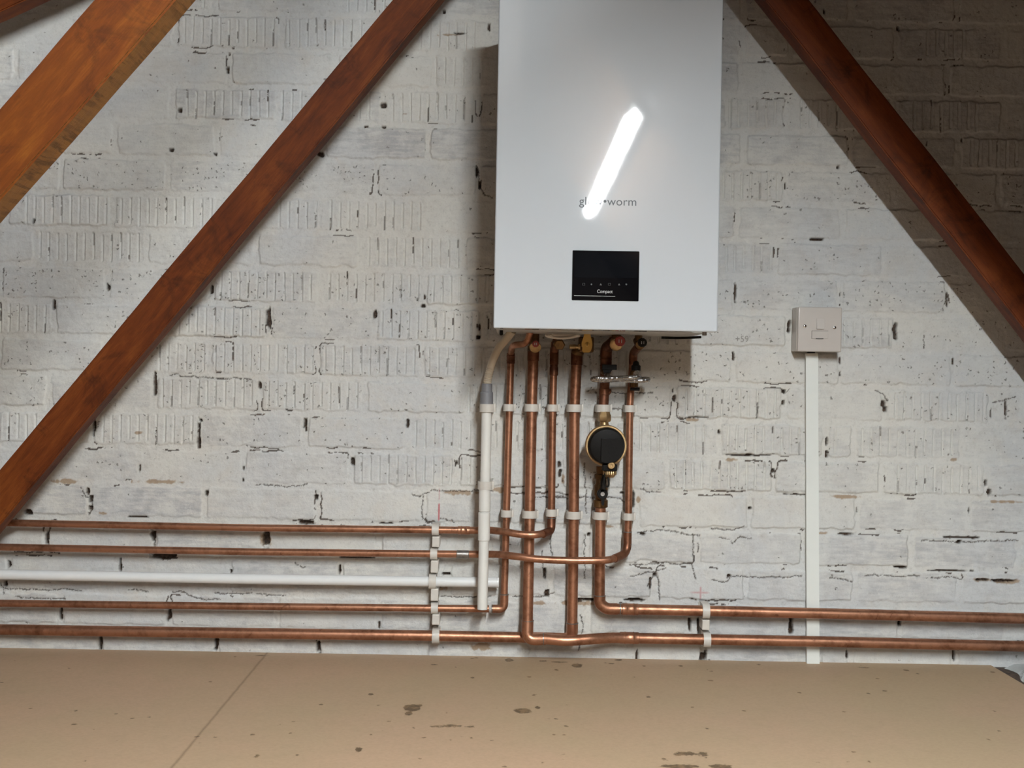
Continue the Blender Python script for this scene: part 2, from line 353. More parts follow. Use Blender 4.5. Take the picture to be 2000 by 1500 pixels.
def build_wall():
    vis = np.arange(-1.125, 1.1251, .0015)
    xs = np.concatenate([np.arange(-2.6, -1.13, .05), vis, np.arange(1.16, 2.7, .05)])
    zl, zh = at(1000, 1310, 0).z, at(1000, -40, 0).z
    zs = np.concatenate([np.arange(-.1, zl - .004, .02), np.arange(zl, zh, .0019), np.arange(zh + .01, 2.1, .03)])
    Z, X = np.meshgrid(zs.astype(np.float32), xs.astype(np.float32), indexing='ij')
    H = np.zeros_like(X); G = np.zeros_like(X); SP = np.zeros_like(X); TO = np.zeros_like(X); ST = np.zeros_like(X); RD = np.zeros_like(X)
    wob = (fbm(xs, zs, .02, 11, 3) - .5) * .010
    low = fbm(xs, zs, .09, 21, 3); rough = fbm(xs, zs, .010, 31, 4) - .5; mortn = fbm(xs, zs, .03, 41, 4) - .5
    big = fbm(xs, zs, .45, 51, 3)
    rs = np.random.RandomState(5)
    z0 = at(700, 385, 0).z; pitch = 70.8 / F * D
    for row in range(-14, 24):
        zt = z0 - (row - 6) * pitch; zb = zt - pitch     # row 6 lies below the y=385 mortar line
        iz = np.where((zs <= zt) & (zs > zb))[0]
        if not len(iz): continue
        ry = 31 + 70.8 * (row - 1) + 35
        js = ROWJ.get(row, []); cz = lambda x: PX(x, ry + (x - 700) * ROLL)[0]
        wj = [cz(x) for x in js]
        if not wj: wj = [.12 * (row % 2)]
        bp = .2245
        while wj[0] > xs[0] - .01: wj.insert(0, wj[0] - bp)
        while wj[-1] < xs[-1] + .01: wj.append(wj[-1] + bp)
        full = [wj[0]]
        for a in wj[1:]:
            g = a - full[-1]
            if g > bp * 1.45:
                n = round(g / bp); st = full[-1]
                for k in range(1, n): full.append(st + g * k / n)
            full.append(a)
        for xa, xb in zip(full, full[1:]):
            ix = np.where((xs >= xa) & (xs < xb))[0]
            if not len(ix): continue
            sl = np.s_[iz[0]:iz[-1] + 1, ix[0]:ix[-1] + 1]
            x, z = X[sl], Z[sl]; w = wob[sl]
            gx, gz = .0045 + rs.rand() * .002, .0045 + rs.rand() * .002
            dd = np.minimum(np.minimum(x - xa, xb - x) - gx, np.minimum(z - zb, zt - z) - gz)
            # rounded corners
            ex = np.minimum(x - xa, xb - x) - gx; ez = np.minimum(z - zb, zt - z) - gz; rc = .006
            cor = (ex < rc) & (ez < rc)
            dd = np.where(cor, rc - np.sqrt((rc - ex) ** 2 + (rc - ez) ** 2), dd) + w
            off = rs.normal(0, .0011); tilt = rs.normal(0, .006)
            smoothb = row >= 14 or rs.rand() < .25
            hb = off + (x - (xa + xb) / 2) * tilt * .4 + rough[sl] * (.0008 if smoothb else .0022) + (low[sl] - .5) * .003
            hm = -.0024 + mortn[sl] * .0038 + rough[sl] * .0016
            s = sstep(0, .0035, dd)
            H[sl] = hm * (1 - s) + hb * s
            thr = .69 if row >= 13 else .77
            cr = (np.abs(dd + .0004) < (.0013 if row < 13 else .0016)) & (low[sl] + mortn[sl] * .8 > thr)
            G[sl] = np.maximum(G[sl], cr * .9)
            SP[sl] = s * SPECK.get(row, .18) * (.4 + .6 * rs.rand()) * (0.15 if smoothb and row >= 14 else 1)
            TO[sl] = s * rs.rand() * (.9 if row < 5 or row >= 14 else .5)
    # grooves of the keyed bricks
    gp = 17.4 / F * D
    for row, spans in COMB.items():
        zt = z0 - (row - 6) * pitch - .0075; zb = zt - pitch + .0155
        ry = 31 + 70.8 * (row - 1) + 35
        for a, b in spans:
            xa, xb = [PX(v, ry + (v - 700) * ROLL)[0] for v in (a, b)]
            n = max(1, round((xb - xa) / gp)); 
            for k in range(n + (1 if xb - xa > gp * 1.5 else 0)):
                xc = xa + k * gp + rs.normal(0, .0005)
                if xc > xb + .004: break
                lean = rs.normal(0, .012); t1 = zt - abs(rs.normal(0, .003)); b1 = zb + abs(rs.normal(0, .004))
                ix = np.where(abs(xs - xc) < .012)[0]; iz = np.where((zs < t1 + .004) & (zs > b1 - .004))[0]
                if not len(ix) or not len(iz): continue
                sl = np.s_[iz[0]:iz[-1] + 1, ix[0]:ix[-1] + 1]
                x, z = X[sl], Z[sl]
                cx = np.abs(x - xc - (z - (t1 + b1) / 2) * lean - (rough[sl]) * .002)
                m = (1 - sstep(.0010, .0026, cx)) * sstep(b1 - .002, b1 + .002, z) * (1 - sstep(t1 - .002, t1 + .002, z))
                H[sl] -= m * (.0026 + .0018 * rs.rand())
                TO[sl] *= (1 - m)
                if rs.rand() < .30:
                    c = b1 + rs.rand() * (t1 - b1); L = .003 + rs.rand() * .02
                    dm = (1 - sstep(.0003, .0013, np.abs(cx - .0008))) * (np.abs(z - c) < L) * (rough[sl] > -.14)
                    G[sl] = np.maximum(G[sl], dm * (.35 + .65 * rs.rand()))
                # lip beside each groove
                lip = (1 - sstep(.0, .0022, np.abs(x - xc - .0038))) * sstep(b1, b1 + .003, z) * (1 - sstep(t1 - .003, t1, z))
                H[sl] += lip * .0008
    def region(px, py, w, h, pad):
        x, z = PX(px, py); k = D / F
        ix = np.where(abs(xs - x) < (w / 2 + pad) * k)[0]; iz = np.where(abs(zs - z) < (h / 2 + pad) * k)[0]
        if not len(ix) or not len(iz): return None
        return np.s_[iz[0]:iz[-1] + 1, ix[0]:ix[-1] + 1], x, z, k
    for (px, py, w, h) in HOLES:
        r = region(px, py, w, h, 8)
        if not r: continue
        sl, x, z, k = r
        e = np.maximum(abs(X[sl] - x) / (w / 2 * k), abs(Z[sl] - z) / (h / 2 * k)) * .6 + np.sqrt(((X[sl] - x) / (w / 2 * k)) ** 2 + ((Z[sl] - z) / (h / 2 * k)) ** 2) * .4
        e = e + (rough[sl]) * 1.5 + wob[sl] * 60
        m = 1 - sstep(.8, 1.15, e)
        H[sl] -= m * (.011 if min(w, h) > 4 else .006); G[sl] = np.maximum(G[sl], m)
    for pl in CRACKS:
        P = []
        for a, b in zip(pl, pl[1:]):
            L = math.hypot(b[0] - a[0], b[1] - a[1]); n = max(2, int(L / 1.2))
            for i in range(n): P.append((a[0] + (b[0] - a[0]) * i / n, a[1] + (b[1] - a[1]) * i / n))
        jx = jy = 0
        for q in P:
            jx = jx * .88 + rs.normal(0, .55); jy = jy * .88 + rs.normal(0, .55)
            if rs.rand() < .05: continue
            r = region(q[0] + jx, q[1] + jy, 3, 3, 3)
            if not r: continue
            sl, x, z, k = r
            dd = np.sqrt((X[sl] - x) ** 2 + (Z[sl] - z) ** 2); rad = (.6 + rs.rand() * .7) * k
            m = 1 - sstep(rad * .7, rad * 1.4, dd)
            H[sl] -= m * .002; G[sl] = np.maximum(G[sl], m * .85)
    for (px, py, w, h) in STAINS:
        r = region(px, py, w, h, 10)
        if not r: continue
        sl, x, z, k = r
        e = np.sqrt(((X[sl] - x) / (w / 2 * k)) ** 2 + ((Z[sl] - z) / (h / 2 * k)) ** 2) + rough[sl] * 1.6 + wob[sl] * 60
        ST[sl] = np.maximum(ST[sl], 1 - sstep(.7, 1.15, e))
    for (px, py, w, h, s) in [(857, 1000, 3, 36, .9), (1368, 1158, 3, 26, .55), (1367, 1157, 34, 3, .4), (858, 965, 2, 24, .3)]:
        r = region(px, py, w, h, 4)
        sl, x, z, k = r
        m = (1 - sstep(w / 2 * k * .6, w / 2 * k * 1.3, abs(X[sl] - x))) * (1 - sstep(h / 2 * k * .8, h / 2 * k * 1.05, abs(Z[sl] - z)))
        RD[sl] = np.maximum(RD[sl], m * s)
    me = bpy.data.meshes.new('wall_back')
    nz, nx = X.shape
    co = np.empty((nz * nx, 3), np.float32); co[:, 0] = X.ravel(); co[:, 1] = -H.ravel(); co[:, 2] = Z.ravel()
    idx = np.arange(nz * nx, dtype=np.int32).reshape(nz, nx)
    q = np.stack([idx[:-1, :-1], idx[:-1, 1:], idx[1:, 1:], idx[1:, :-1]], -1).reshape(-1, 4)
    me.vertices.add(len(co)); me.vertices.foreach_set('co', co.ravel())
    me.loops.add(q.size); me.loops.foreach_set('vertex_index', q.ravel())
    me.polygons.add(len(q)); me.polygons.foreach_set('loop_start', np.arange(0, q.size, 4, dtype=np.int32))
    me.polygons.foreach_set('use_smooth', np.ones(len(q), bool))
    me.update(calc_edges=True)
    for nm, arr in (('grime', G), ('speck', SP), ('tone', TO), ('stain', ST), ('mark', RD)):
        a = me.attributes.new(nm, 'FLOAT', 'POINT'); a.data.foreach_set('value', np.clip(arr, 0, 1).astype(np.float32).ravel())
    return me
def wall_material():
    m, nt, b = mat('painted_brick'); L = nt.links.new
    A = {}
    for nm in ('grime', 'speck', 'tone', 'stain', 'mark'):
        a = nt.nodes.new('ShaderNodeAttribute'); a.attribute_name = nm; A[nm] = a.outputs['Fac']
    n_big = noise(nt, 3.2, 5, .6, dist=.5); n_mid = noise(nt, 16, 5, .62, dist=.6); n_str = noise(nt, 24, 4, .6, stretch=(1, 1, 5))
    white = (.60, .59, .545); cool = (.52, .53, .525); warm = (.56, .53, .475)
    col = mixc(nt, ramp(nt, n_big, [(.40, 0.0), (.62, 1.0)]), white, cool)
    col = mixc(nt, mth(nt, 'MULTIPLY', ramp(nt, n_mid, [(.5, 0.0), (.68, 1.0)]), .5), col, warm)
    thin = mth(nt, 'MULTIPLY', A['tone'], ramp(nt, mth(nt, 'ADD', mth(nt, 'MULTIPLY', n_str, .5), mth(nt, 'MULTIPLY', n_mid, .5)), [(.44, 0.0), (.60, 1.0)]))
    col = mixc(nt, mth(nt, 'MULTIPLY', thin, .8), col, (.33, .335, .35))
    v = N(nt, 'ShaderNodeTexVoronoi', i_Scale=125.0); tc = nt.nodes.new('ShaderNodeTexCoord'); 
    wv = nt.nodes.new('ShaderNodeVectorMath'); wv.operation = 'MULTIPLY_ADD'; wv.inputs[1].default_value = (.012,) * 3
    wn = N(nt, 'ShaderNodeTexNoise', i_Scale=160.0, i_Detail=2.0); L(tc.outputs['Object'], wn.inputs[0]); L(wn.outputs[1], wv.inputs[0]); L(tc.outputs['Object'], wv.inputs[2])
    L(wv.outputs[0], v.inputs['Vector'])
    sx = nt.nodes.new('ShaderNodeSeparateColor'); L(v.outputs['Color'], sx.inputs[0])
    dots = mth(nt, 'MULTIPLY', ramp(nt, v.outputs['Distance'], [(.16, 1.0), (.34, 0.0)]), mth(nt, 'GREATER_THAN', sx.outputs[0], mth(nt, 'SUBTRACT', 1.0, mth(nt, 'MULTIPLY', A['speck'], mth(nt, 'MULTIPLY', ramp(nt, n_mid, [(.38, 0.0), (.58, 1.0)]), .62)))))
    col = mixc(nt, mth(nt, 'MULTIPLY', dots, .7), col, (.09, .075, .06))
    fine = noise(nt, 260, 3, .7)
    col = mixc(nt, mth(nt, 'MULTIPLY', ramp(nt, fine, [(.58, 0.0), (.74, 1.0)]), .32), col, (.24, .22, .19))
    m70 = noise(nt, 70, 5, .75)
    col = mixc(nt, mth(nt, 'MULTIPLY', ramp(nt, m70, [(.30, 1.0), (.46, 0.0)]), .30), col, (.26, .25, .23))
    col = mixc(nt, mth(nt, 'MULTIPLY', ramp(nt, m70, [(.56, 0.0), (.70, 1.0)]), .35), col, (.70, .69, .64))
    stc = mixc(nt, n_mid, (.20, .12, .06), (.36, .24, .13))
    col = mixc(nt, mth(nt, 'MULTIPLY', A['stain'], .8), col, stc)
    gc = mixc(nt, ramp(nt, fine, [(.4, 0.0), (.6, 1.0)]), (.022, .015, .010), (.075, .045, .028))
    col = mixc(nt, A['grime'], col, gc)
    col = mixc(nt, A['mark'], col, (.42, .06, .07))
    L(col, b.inputs['Base Color']); b.inputs['Roughness'].default_value = .62; b.inputs['Specular IOR Level'].default_value = .3
    h = mth(nt, 'SUBTRACT', mth(nt, 'ADD', mth(nt, 'MULTIPLY', noise(nt, 120, 4, .65), 1.0), mth(nt, 'MULTIPLY', fine, .4)), mth(nt, 'MULTIPLY', dots, .8))
    bump(nt, b, h, .0018, .8)
    return m
WALL = wall_material()
wall = obj('wall_back', build_wall(), WALL, smooth=False); tag(wall, kind='structure')

# ------------------------------------------------------------------ floor
def floor_material():
    m, nt, b = mat('chipboard_floor'); L = nt.links.new
    a = nt.nodes.new('ShaderNodeAttribute'); a.attribute_name = 'spots'; s = nt.nodes.new('ShaderNodeAttribute'); s.attribute_name = 'seam'
    n1 = noise(nt, 1.8, 4, .6); n2 = noise(nt, 150, 4, .7); n3 = noise(nt, 22, 4, .6)
    col = mixc(nt, ramp(nt, n1, [(.4, 0.0), (.62, 1.0)]), (.44, .30, .195), (.41, .30, .185))
    col = mixc(nt, mth(nt, 'MULTIPLY', ramp(nt, n2, [(.40, 0.0), (.64, 1.0)]), .35), col, (.34, .24, .15))
    col = mixc(nt, mth(nt, 'MULTIPLY', ramp(nt, n3, [(.52, 0.0), (.68, 1.0)]), .18), col, (.33, .25, .15))
    f = mth(nt, 'ADD', a.outputs['Fac'], mth(nt, 'MULTIPLY', mth(nt, 'SUBTRACT', noise(nt, 75, 5, .75), .5), 1.1))
    sp = ramp(nt, f, [(.42, 0.0), (.55, 1.0)])
    dk = mixc(nt, ramp(nt, noise(nt, 60, 4, .7), [(.45, 0.0), (.6, 1.0)]), (.06, .034, .012), (.19, .115, .055))
    col = mixc(nt, mth(nt, 'MULTIPLY', sp, .85), col, dk)
    sd = mth(nt, 'ABSOLUTE', mth(nt, 'ADD', s.outputs['Fac'], mth(nt, 'MULTIPLY', mth(nt, 'SUBTRACT', n3, .5), .004)))
    col = mixc(nt, mth(nt, 'MULTIPLY', ramp(nt, sd, [(.0005, 1.0), (.0013, 0.0)]), mth(nt, 'ADD', .25, mth(nt, 'MULTIPLY', n1, .6))), col, (.12, .07, .035))
    L(col, b.inputs['Base Color']); b.inputs['Roughness'].default_value = .6; b.inputs['Specular IOR Level'].default_value = .3
    bump(nt, b, n2, .0006, .3); return m
FZ = at(1000, 1282.6, 0.0).z
def floor_pt(px, py):
    # intersection of the pixel ray with the floor plane
    d = RT * ((px - 1000) / F) + UP * ((750 - py) / F) + Vector((0, 1, 0))
    t = (FZ - CAM.z) / d.z; return CAM + d * t
def build_floor():
    xr = floor_pt(1942, 1303).x
    xs = np.concatenate([np.arange(-2.4, -1.1, .1), np.arange(-1.1, xr, .004), [xr]])
    ys = np.concatenate([np.arange(0.0, 1.25, .004), [1.28]])
    Y, X = np.meshgrid(ys, xs, indexing='ij'); SPT = np.zeros_like(X); SM = np.zeros_like(X)
    spots = [(805, 1382, 26, 12, 1.1), (798, 1393, 14, 8, .9), (820, 1378, 12, 6, .8), (725, 1356, 7, 4, 1), (740, 1377, 14, 5, .55), (880, 1418, 70, 7, .62), (850, 1419, 26, 6, .6), (920, 1419, 24, 6, .6),
        (808, 1421, 8, 4, .6), (700, 1464, 14, 10, .75), (758, 1471, 16, 4, .5), (760, 1409, 8, 4, .55), (722, 1413, 7, 4, .5), (712, 1397, 5, 3, .6), (920, 1441, 8, 4, .6), (960, 1446, 8, 3, .6), (900, 1439, 7, 3, .5), (880, 1445, 6, 3, .5),
        (572, 1409, 16, 8, .45), (545, 1416, 18, 5, .42), (390, 1450, 10, 6, .45), (1020, 1388, 32, 9, 1.0), (1050, 1382, 10, 6, .9), (1043, 1358, 18, 5, .55), (994, 1289, 14, 5, 1.0), (1127, 1300, 18, 7, 1.0), (1063, 1291, 24, 3, .6), (1090, 1293, 36, 2, .7),
        (1208, 1289, 14, 3, .9), (1193, 1296, 14, 3, .7), (1258, 1301, 6, 3, .7), (1330, 1301, 7, 3, .8), (1339, 1318, 7, 3, .6), (1387, 1329, 16, 3, .7), (1266, 1361, 9, 4, .8), (1390, 1311, 6, 3, .7), (1770, 1309, 10, 3, .9), (1688, 1304, 26, 2, .7), (1939, 1313, 7, 3, .8), (1932, 1330, 8, 2, .5),
        (1340, 1472, 50, 9, .75), (1375, 1474, 22, 14, .7), (1296, 1483, 14, 8, .6), (1330, 1497, 60, 8, .95), (1410, 1497, 40, 8, .9), (1270, 1460, 60, 5, .35), (1160, 1470, 40, 20, .3), (1100, 1473, 10, 4, .5), (1060, 1490, 8, 5, .5), (1698, 1488, 12, 6, .6), (985, 1497, 12, 5, .6),
        (848, 1298, 14, 2, .8), (510, 1280, 30, 2, .7), (458, 1283, 8, 3, .6), (930, 1285, 10, 2, .7), (922, 1286, 6, 3, .7), (1052, 1405, 5, 3, .5), (1073, 1404, 4, 4, .6), (120, 1352, 5, 4, .4), (350, 1440, 14, 8, .3), (100, 1325, 40, 10, .22), (30, 1290, 10, 5, .4)]
    rs = np.random.RandomState(3)
    for k in range(70): spots.append((rs.rand() * 2000, 1290 + rs.rand() ** 1.0 * 205, 3 + rs.rand() * 5, 2 + rs.rand() * 2, .45 + rs.rand() * .35))
    for (px, py, w, h, s) in spots:
        c = floor_pt(px, py); ax = max(.0045, abs(floor_pt(px + w / 2, py).x - c.x)); ay = max(.005, abs(floor_pt(px, py + h / 2).y - c.y))
        e = ((X - c.x) / ax) ** 2 + ((Y + c.y) / ay) ** 2
        SPT = np.maximum(SPT, s * np.exp(-e * .55))
    a, b2 = floor_pt(522, 1275), floor_pt(335, 1500)
    t = (Y + a.y) / ((-b2.y) - (-a.y)); xl = a.x + (b2.x - a.x) * t
    SM = X - xl
    me = bpy.data.meshes.new('floor'); nz, nx = X.shape
    co = np.empty((nz * nx, 3)); co[:, 0] = X.ravel(); co[:, 1] = -Y.ravel(); co[:, 2] = FZ
    idx = np.arange(nz * nx, dtype=np.int32).reshape(nz, nx)
    q = np.stack([idx[:-1, :-1], idx[1:, :-1], idx[1:, 1:], idx[:-1, 1:]], -1).reshape(-1, 4)
    # thickness skirt
    base = len(co); edge = list(idx[:, -1]); low = co[edge].copy(); low[:, 2] -= .022; co = np.vstack([co, low])
    sk = np.array([[edge[i], edge[i + 1], base + i + 1, base + i] for i in range(len(edge) - 1)], np.int32)
    q = np.vstack([q, sk])
    me.vertices.add(len(co)); me.vertices.foreach_set('co', co.ravel().astype(np.float32))
    me.loops.add(q.size); me.loops.foreach_set('vertex_index', q.ravel())
    me.polygons.add(len(q)); me.polygons.foreach_set('loop_start', np.arange(0, q.size, 4, dtype=np.int32)); me.update(calc_edges=True)
    for nm, arr in (('spots', SPT), ('seam', SM)):
        at_ = me.attributes.new(nm, 'FLOAT', 'POINT'); v = np.zeros(len(co), np.float32); v[:nz * nx] = (arr if nm == 'seam' else np.clip(arr, 0, 1.2)).ravel(); v[nz * nx:] = 1 if nm == 'seam' else 0; at_.data.foreach_set('value', v)
    return me, xr
fm, FLOOR_XR = build_floor()
fl = obj('floor', fm, floor_material(), smooth=False); tag(fl, kind='structure')
# rough lower level right of the boards, and an added dark floor behind the view
SUB = simple('dusty_joist_level', (.10, .065, .045), .8, var=.5, vscale=80, nb=.003)
tag(obj('floor_lower', BX((FLOOR_XR + .001, -5, FZ - .10), (2.4, 0.0, FZ - .004)), SUB, smooth=False), kind='structure')
tag(obj('floor_rear_added', BX((-2.4, -5, FZ - .10), (FLOOR_XR, -1.285, FZ - .035)), SUB, smooth=False), kind='structure')  # unseen, made dark and lower here to cut the light bounced off the floor

# ------------------------------------------------------------------ roof and the rest of the loft
SARK = simple('roof_felt', (.030, .019, .012), .85, var=.3, vscale=5, nb=.002)
RIDGE = Vector((.19, 0, CZ + 1.42)); PITCH = math.radians(25.5)
for sgn, nm in ((-1, 'ceiling_left'), (1, 'ceiling_right')):
    e = RIDGE + Vector((sgn * 2.9 * math.cos(PITCH), 0, -2.9 * math.sin(PITCH)))
    bm = bmesh.new(); n = Vector((sgn * math.sin(PITCH), 0, math.cos(PITCH))) * .02
    vs = [bm.verts.new(p) for p in (RIDGE, e, e + n, RIDGE + n)]; ws = [bm.verts.new(v.co + Vector((0, -5, 0))) for v in vs]
    bm.faces.new(vs); bm.faces.new(ws[::-1])
    for k in range(4): bm.faces.new((vs[k], vs[(k + 1) % 4], ws[(k + 1) % 4], ws[k]))
    tag(obj(nm, bm, SARK, smooth=False), kind='structure')
GABLE = simple('far_gable_brick', (.08, .05, .03), .7, var=.15, vscale=3)
tag(obj('wall_front', BX((-2.5, -5.1, -.1), (2.6, -5.0, 2.0)), GABLE, smooth=False), kind='structure')

# ------------------------------------------------------------------ roof truss timbers
def beam(p0, p1, side, w, t, m, name, label, group=None, cat='roof timber', bev=.0025):
    """p0-p1: front lower edge line; face spreads w towards 'side'; t goes back to the wall"""
    p0, p1 = Vector(p0), Vector(p1); X = (p1 - p0); Ln = X.length; X.normalize()
    Y = Vector((0, 1, 0)); Z = X.cross(Y)
    if Z.dot(Vector(side)) < 0: X, p0, p1 = -X, p1, p0; Z = X.cross(Y)
    bm = bmesh.new(); rs = random.Random(hash(label) % 1000)
    box(bm, (0, 0, 0), (Ln, t, w))
    bmesh.ops.subdivide_edges(bm, edges=[e for e in bm.edges if abs((e.verts[0].co - e.verts[1].co).x) > .1], cuts=30, use_grid_fill=True)
    for v in bm.verts:
        k = math.sin(v.co.x * 13 + (v.co.z > w / 2) * 2) * .0006 + math.sin(v.co.x * 37 + v.co.y * 20) * .0003; v.co.z += k
    bmesh.ops.bevel(bm, geom=[e for e in bm.edges if len(e.link_faces) == 2 and e.calc_face_angle(0) > 1.2], offset=bev, segments=2, affect='EDGES')
    o = obj(name, bm, m, None); o.matrix_world = Matrix(((X.x, Y.x, Z.x, p0.x), (X.y, Y.y, Z.y, p0.y), (X.z, Y.z, Z.z, p0.z), (0, 0, 0, 1)))
    return tag(o, label, cat, group)
def ext(a, b, k0, k1): return a + (a - b) * k0, b + (b - a) * k1
def cutline(a, b, zlo, zhi):
    f = lambda z: a + (b - a) * ((z - a.z) / (b.z - a.z)); return f(zlo), f(zhi)
ZTOP = CZ + 1.10
a, b_ = cutline(at(557, 357, .20), at(855, 0, .20), FZ + .035, ZTOP)
beam(a, b_, (-1, 0, .6), .068, .05, WOOD, 'truss_web', 'dark orange-brown roof timber slanting across the wall left of the boiler', 'roof truss webs')
a, b_ = cutline(at(25, 362, 1.08), at(342, 0, 1.08), CZ - .30, CZ + .85)
beam(a, b_, (-1, 0, .6), .074, .05, WOOD_NEAR, 'truss_web', 'bright honey-orange roof timber with rough sawn edge, top left, nearest the camera', 'roof truss webs')
a, b_ = cutline(at(1780, 362, .20), at(1495, 0, .20), FZ + .03, ZTOP)
RW0, RW1 = a, b_
beam(a, b_, (1, 0, .6), .067, .05, WOOD_RED, 'truss_web', 'red-brown roof timber in shadow slanting down to the right of the boiler', 'roof truss webs')
for yb, wl in ((1.03, 'roof timber just out of the picture on the right, nearest the wall'), (1.91, 'roof timber behind the picture holding the near end of the strip light'), (2.79, 'roof timber behind the picture holding the far end of the strip light')):
    dy = Vector((0, -(yb + .05 - .20), 0))
    beam(RW0 + dy, RW1 + dy, (1, 0, .6), .067, .05, WOOD_RED, 'truss_web', wl, 'webs of the trusses nearer the room')
ra, rb = at(0, 22, .20), at(48, 0, .20); dr = (rb - ra).normalized()
beam(ra - dr * .8, ra + dr * 1.32, (-.4, 0, 1), .075, .05, WOOD, 'rafter', 'brown sloping rafter just showing in the extreme top left corner', None, 'rafter')

# ------------------------------------------------------------------ strip light on the right-hand webs (out of the picture, seen mirrored in the boiler)
wd = (RW1 - RW0).normalized(); nrm = Vector((-abs(wd.z), 0, -abs(wd.x)))      # lower-left facing normal of the webs
t = (CZ + .86 - RW0.z) / wd.z; c0 = RW0 + wd * t; c0.y = 0
def lampbox(a0, a1, n0, n1, y0, y1, bev=.004):
    M = Matrix(((wd.x, 0, nrm.x, c0.x), (0, 1, 0, 0), (wd.z, 0, nrm.z, c0.z), (0, 0, 0, 1)))
    return BX((a0, -y1, n0), (a1, -y0, n1), bev, 2, M)
light_block = obj('light_blocking_board', lampbox(-1.35, .42, .002, .008, 1.08, 4.95, .0008), simple('light_block_brown', (.10, .05, .02), .7, var=.2, vscale=4), smooth=False)  # added unseen board, keeps lamp light off the wall right of the timber
tag(light_block, 'added unseen brown board on the right-hand roof timbers, blocking the strip light', 'light blocker')
lamp = thing('strip_light', c0 + Vector((0, -1.72, 0)), 'long white LED batten fixed to the roof timbers, mirrored on the boiler front', 'light')
EM = bpy.data.materials.new('batten_diffuser'); EM.use_nodes = True; nt = EM.node_tree; nt.nodes.clear()
e = N(nt, 'ShaderNodeEmission', i_Strength=LAMP_STRENGTH); e.inputs[0].default_value = LAMP_COLOR
nt.links.new(e.outputs[0], N(nt, 'ShaderNodeOutputMaterial').inputs[0])
obj('housing', lampbox(-.030, .030, .009, .027, 1.79, 3.93), TRUNK, lamp)
obj('diffuser', lampbox(-.012, .012, .028, .058, 1.84, 3.92, .005), EM, lamp)

# ------------------------------------------------------------------ boiler
BF = .33
bl, br = at(963.5, 641, BF), at(1401.5, 648, BF)
BX0, BX1 = bl.x, br.x; BZ0 = (bl.z + br.z) / 2; BZ1 = BZ0 + .622
boiler = thing('boiler', Vector(((BX0 + BX1) / 2, -BF / 2, BZ0)), 'tall glossy white wall-hung boiler with a black display panel', 'boiler')
obj('casing', BX((BX0 + .003, -(BF - .045), BZ0 + .002), (BX1 - .003, -.012, BZ1 - .004), .003), CASE_GREY, boiler)
obj('front_cover', BX((BX0, -BF, BZ0), (BX1, -(BF - .0435), BZ1), .0028, 4), ENAMEL, boiler)
obj('mounting_rail', BX((BX0 + .03, -.0115, BZ1 - .10), (BX1 - .03, -.004, BZ1 - .03)), SCREW, boiler)
d0, d1 = at(1116.5, 586.5, BF), at(1249, 491, BF)
disp = obj('display_panel', BX((d0.x, -BF - .0022, d0.z), (d1.x, -BF + .002, d1.z), .0015, 2), GLOSS_BLACK, boiler, label='black display panel')
sp = at(1183, 543, BF).z
obj('screen', BX((d0.x + .004, -BF - .0028, sp), (d1.x - .004, -BF - .0021, d1.z - .005)), simple('screen_glass', (.006, .007, .009), .03, coat=.0, var=.4, vscale=6), disp, smooth=False)
def lettering(txt, size, c, m, parent, name, y, sx=1.0):
    cu = bpy.data.curves.new('t', 'FONT'); cu.body = txt; cu.size = size; cu.extrude = .0002; cu.align_x = 'CENTER'; cu.space_character = 1.02
    tmp = link(bpy.data.objects.new('t', cu)); bpy.context.view_layer.update()
    me = bpy.data.meshes.new_from_object(tmp.evaluated_get(bpy.context.evaluated_depsgraph_get()))
    bpy.data.objects.remove(tmp)
    for v in me.vertices: v.co = Vector((c.x + v.co.x * sx, -y - v.co.z, c.z + v.co.y))
    return obj(name, me, m, parent, smooth=False)
lettering('glow\u2022worm', .0215, at(1187.5, 401, BF), INK, boiler, 'brand_lettering', BF + .0003, 1.03)
lettering('Compact', .0088, at(1181, 572.5, BF), SILVER_INK, disp, 'lettering', BF + .0025, .86)
l0, l1 = at(1121, 577.6, BF), at(1201, 577.2, BF)
for _m in (GLOSS_BLACK, bpy.data.materials['screen_glass']): _m.node_tree.nodes['Principled BSDF'].inputs['Specular IOR Level'].default_value = .3
obj('trim_line', BX((l0.x, -BF - .0027, l0.z - .0003), (l1.x, -BF - .0022, l0.z + .0003)), SILVER_INK, disp, smooth=False)
bmk = bmesh.new()
for i, dx in enumerate((1140, 1155, 1173, 1190, 1209, 1223)):
    c = at(dx, 555.5, BF); r = .0022
    if i in (0, 3): 
        for q in ((-r, -r, r, -r * .8), (-r, r * .8, r, r), (-r, -r, -r * .8, r), (r * .8, -r, r, r)): box(bmk, (c.x + q[0], -BF - .0026, c.z + q[1]), (c.x + q[2], -BF - .0022, c.z + q[3]))
    elif i in (1, 5): lathe(bmk, (c.x, -BF - .0022, c.z), (0, -1, 0), [(0, r * .7), (.0004, r * .7)], 12)
    else: prism(bmk, [(c.x - r, c.z - r * .8), (c.x + r, c.z - r * .8), (c.x, c.z + r * .8)], -BF - .0026, -BF - .0022)
obj('button_symbols', bmk, simple('faint_symbols', (.028, .028, .026), .5), disp, smooth=False)
sc = at(1376, 650, .27)
obj('cover_screw', LA((sc.x, sc.y, BZ0 + .002), (0, 0, -1), [(0, .0045), (.006, .0045), (.007, .003)], 16), SCREW, boiler)
sc = at(979, 650, .20)
obj('cover_screw', LA((sc.x, sc.y, BZ0 + .002), (0, 0, -1), [(0, .0035), (.008, .0035), (.010, .002)], 16), BLACK, boiler)

pm = lettering("+59'", .019, at(1450, 668, .0), simple('pencil_line', (.30, .29, .27), .8), wall, 'pencil_mark', .0042, .95)
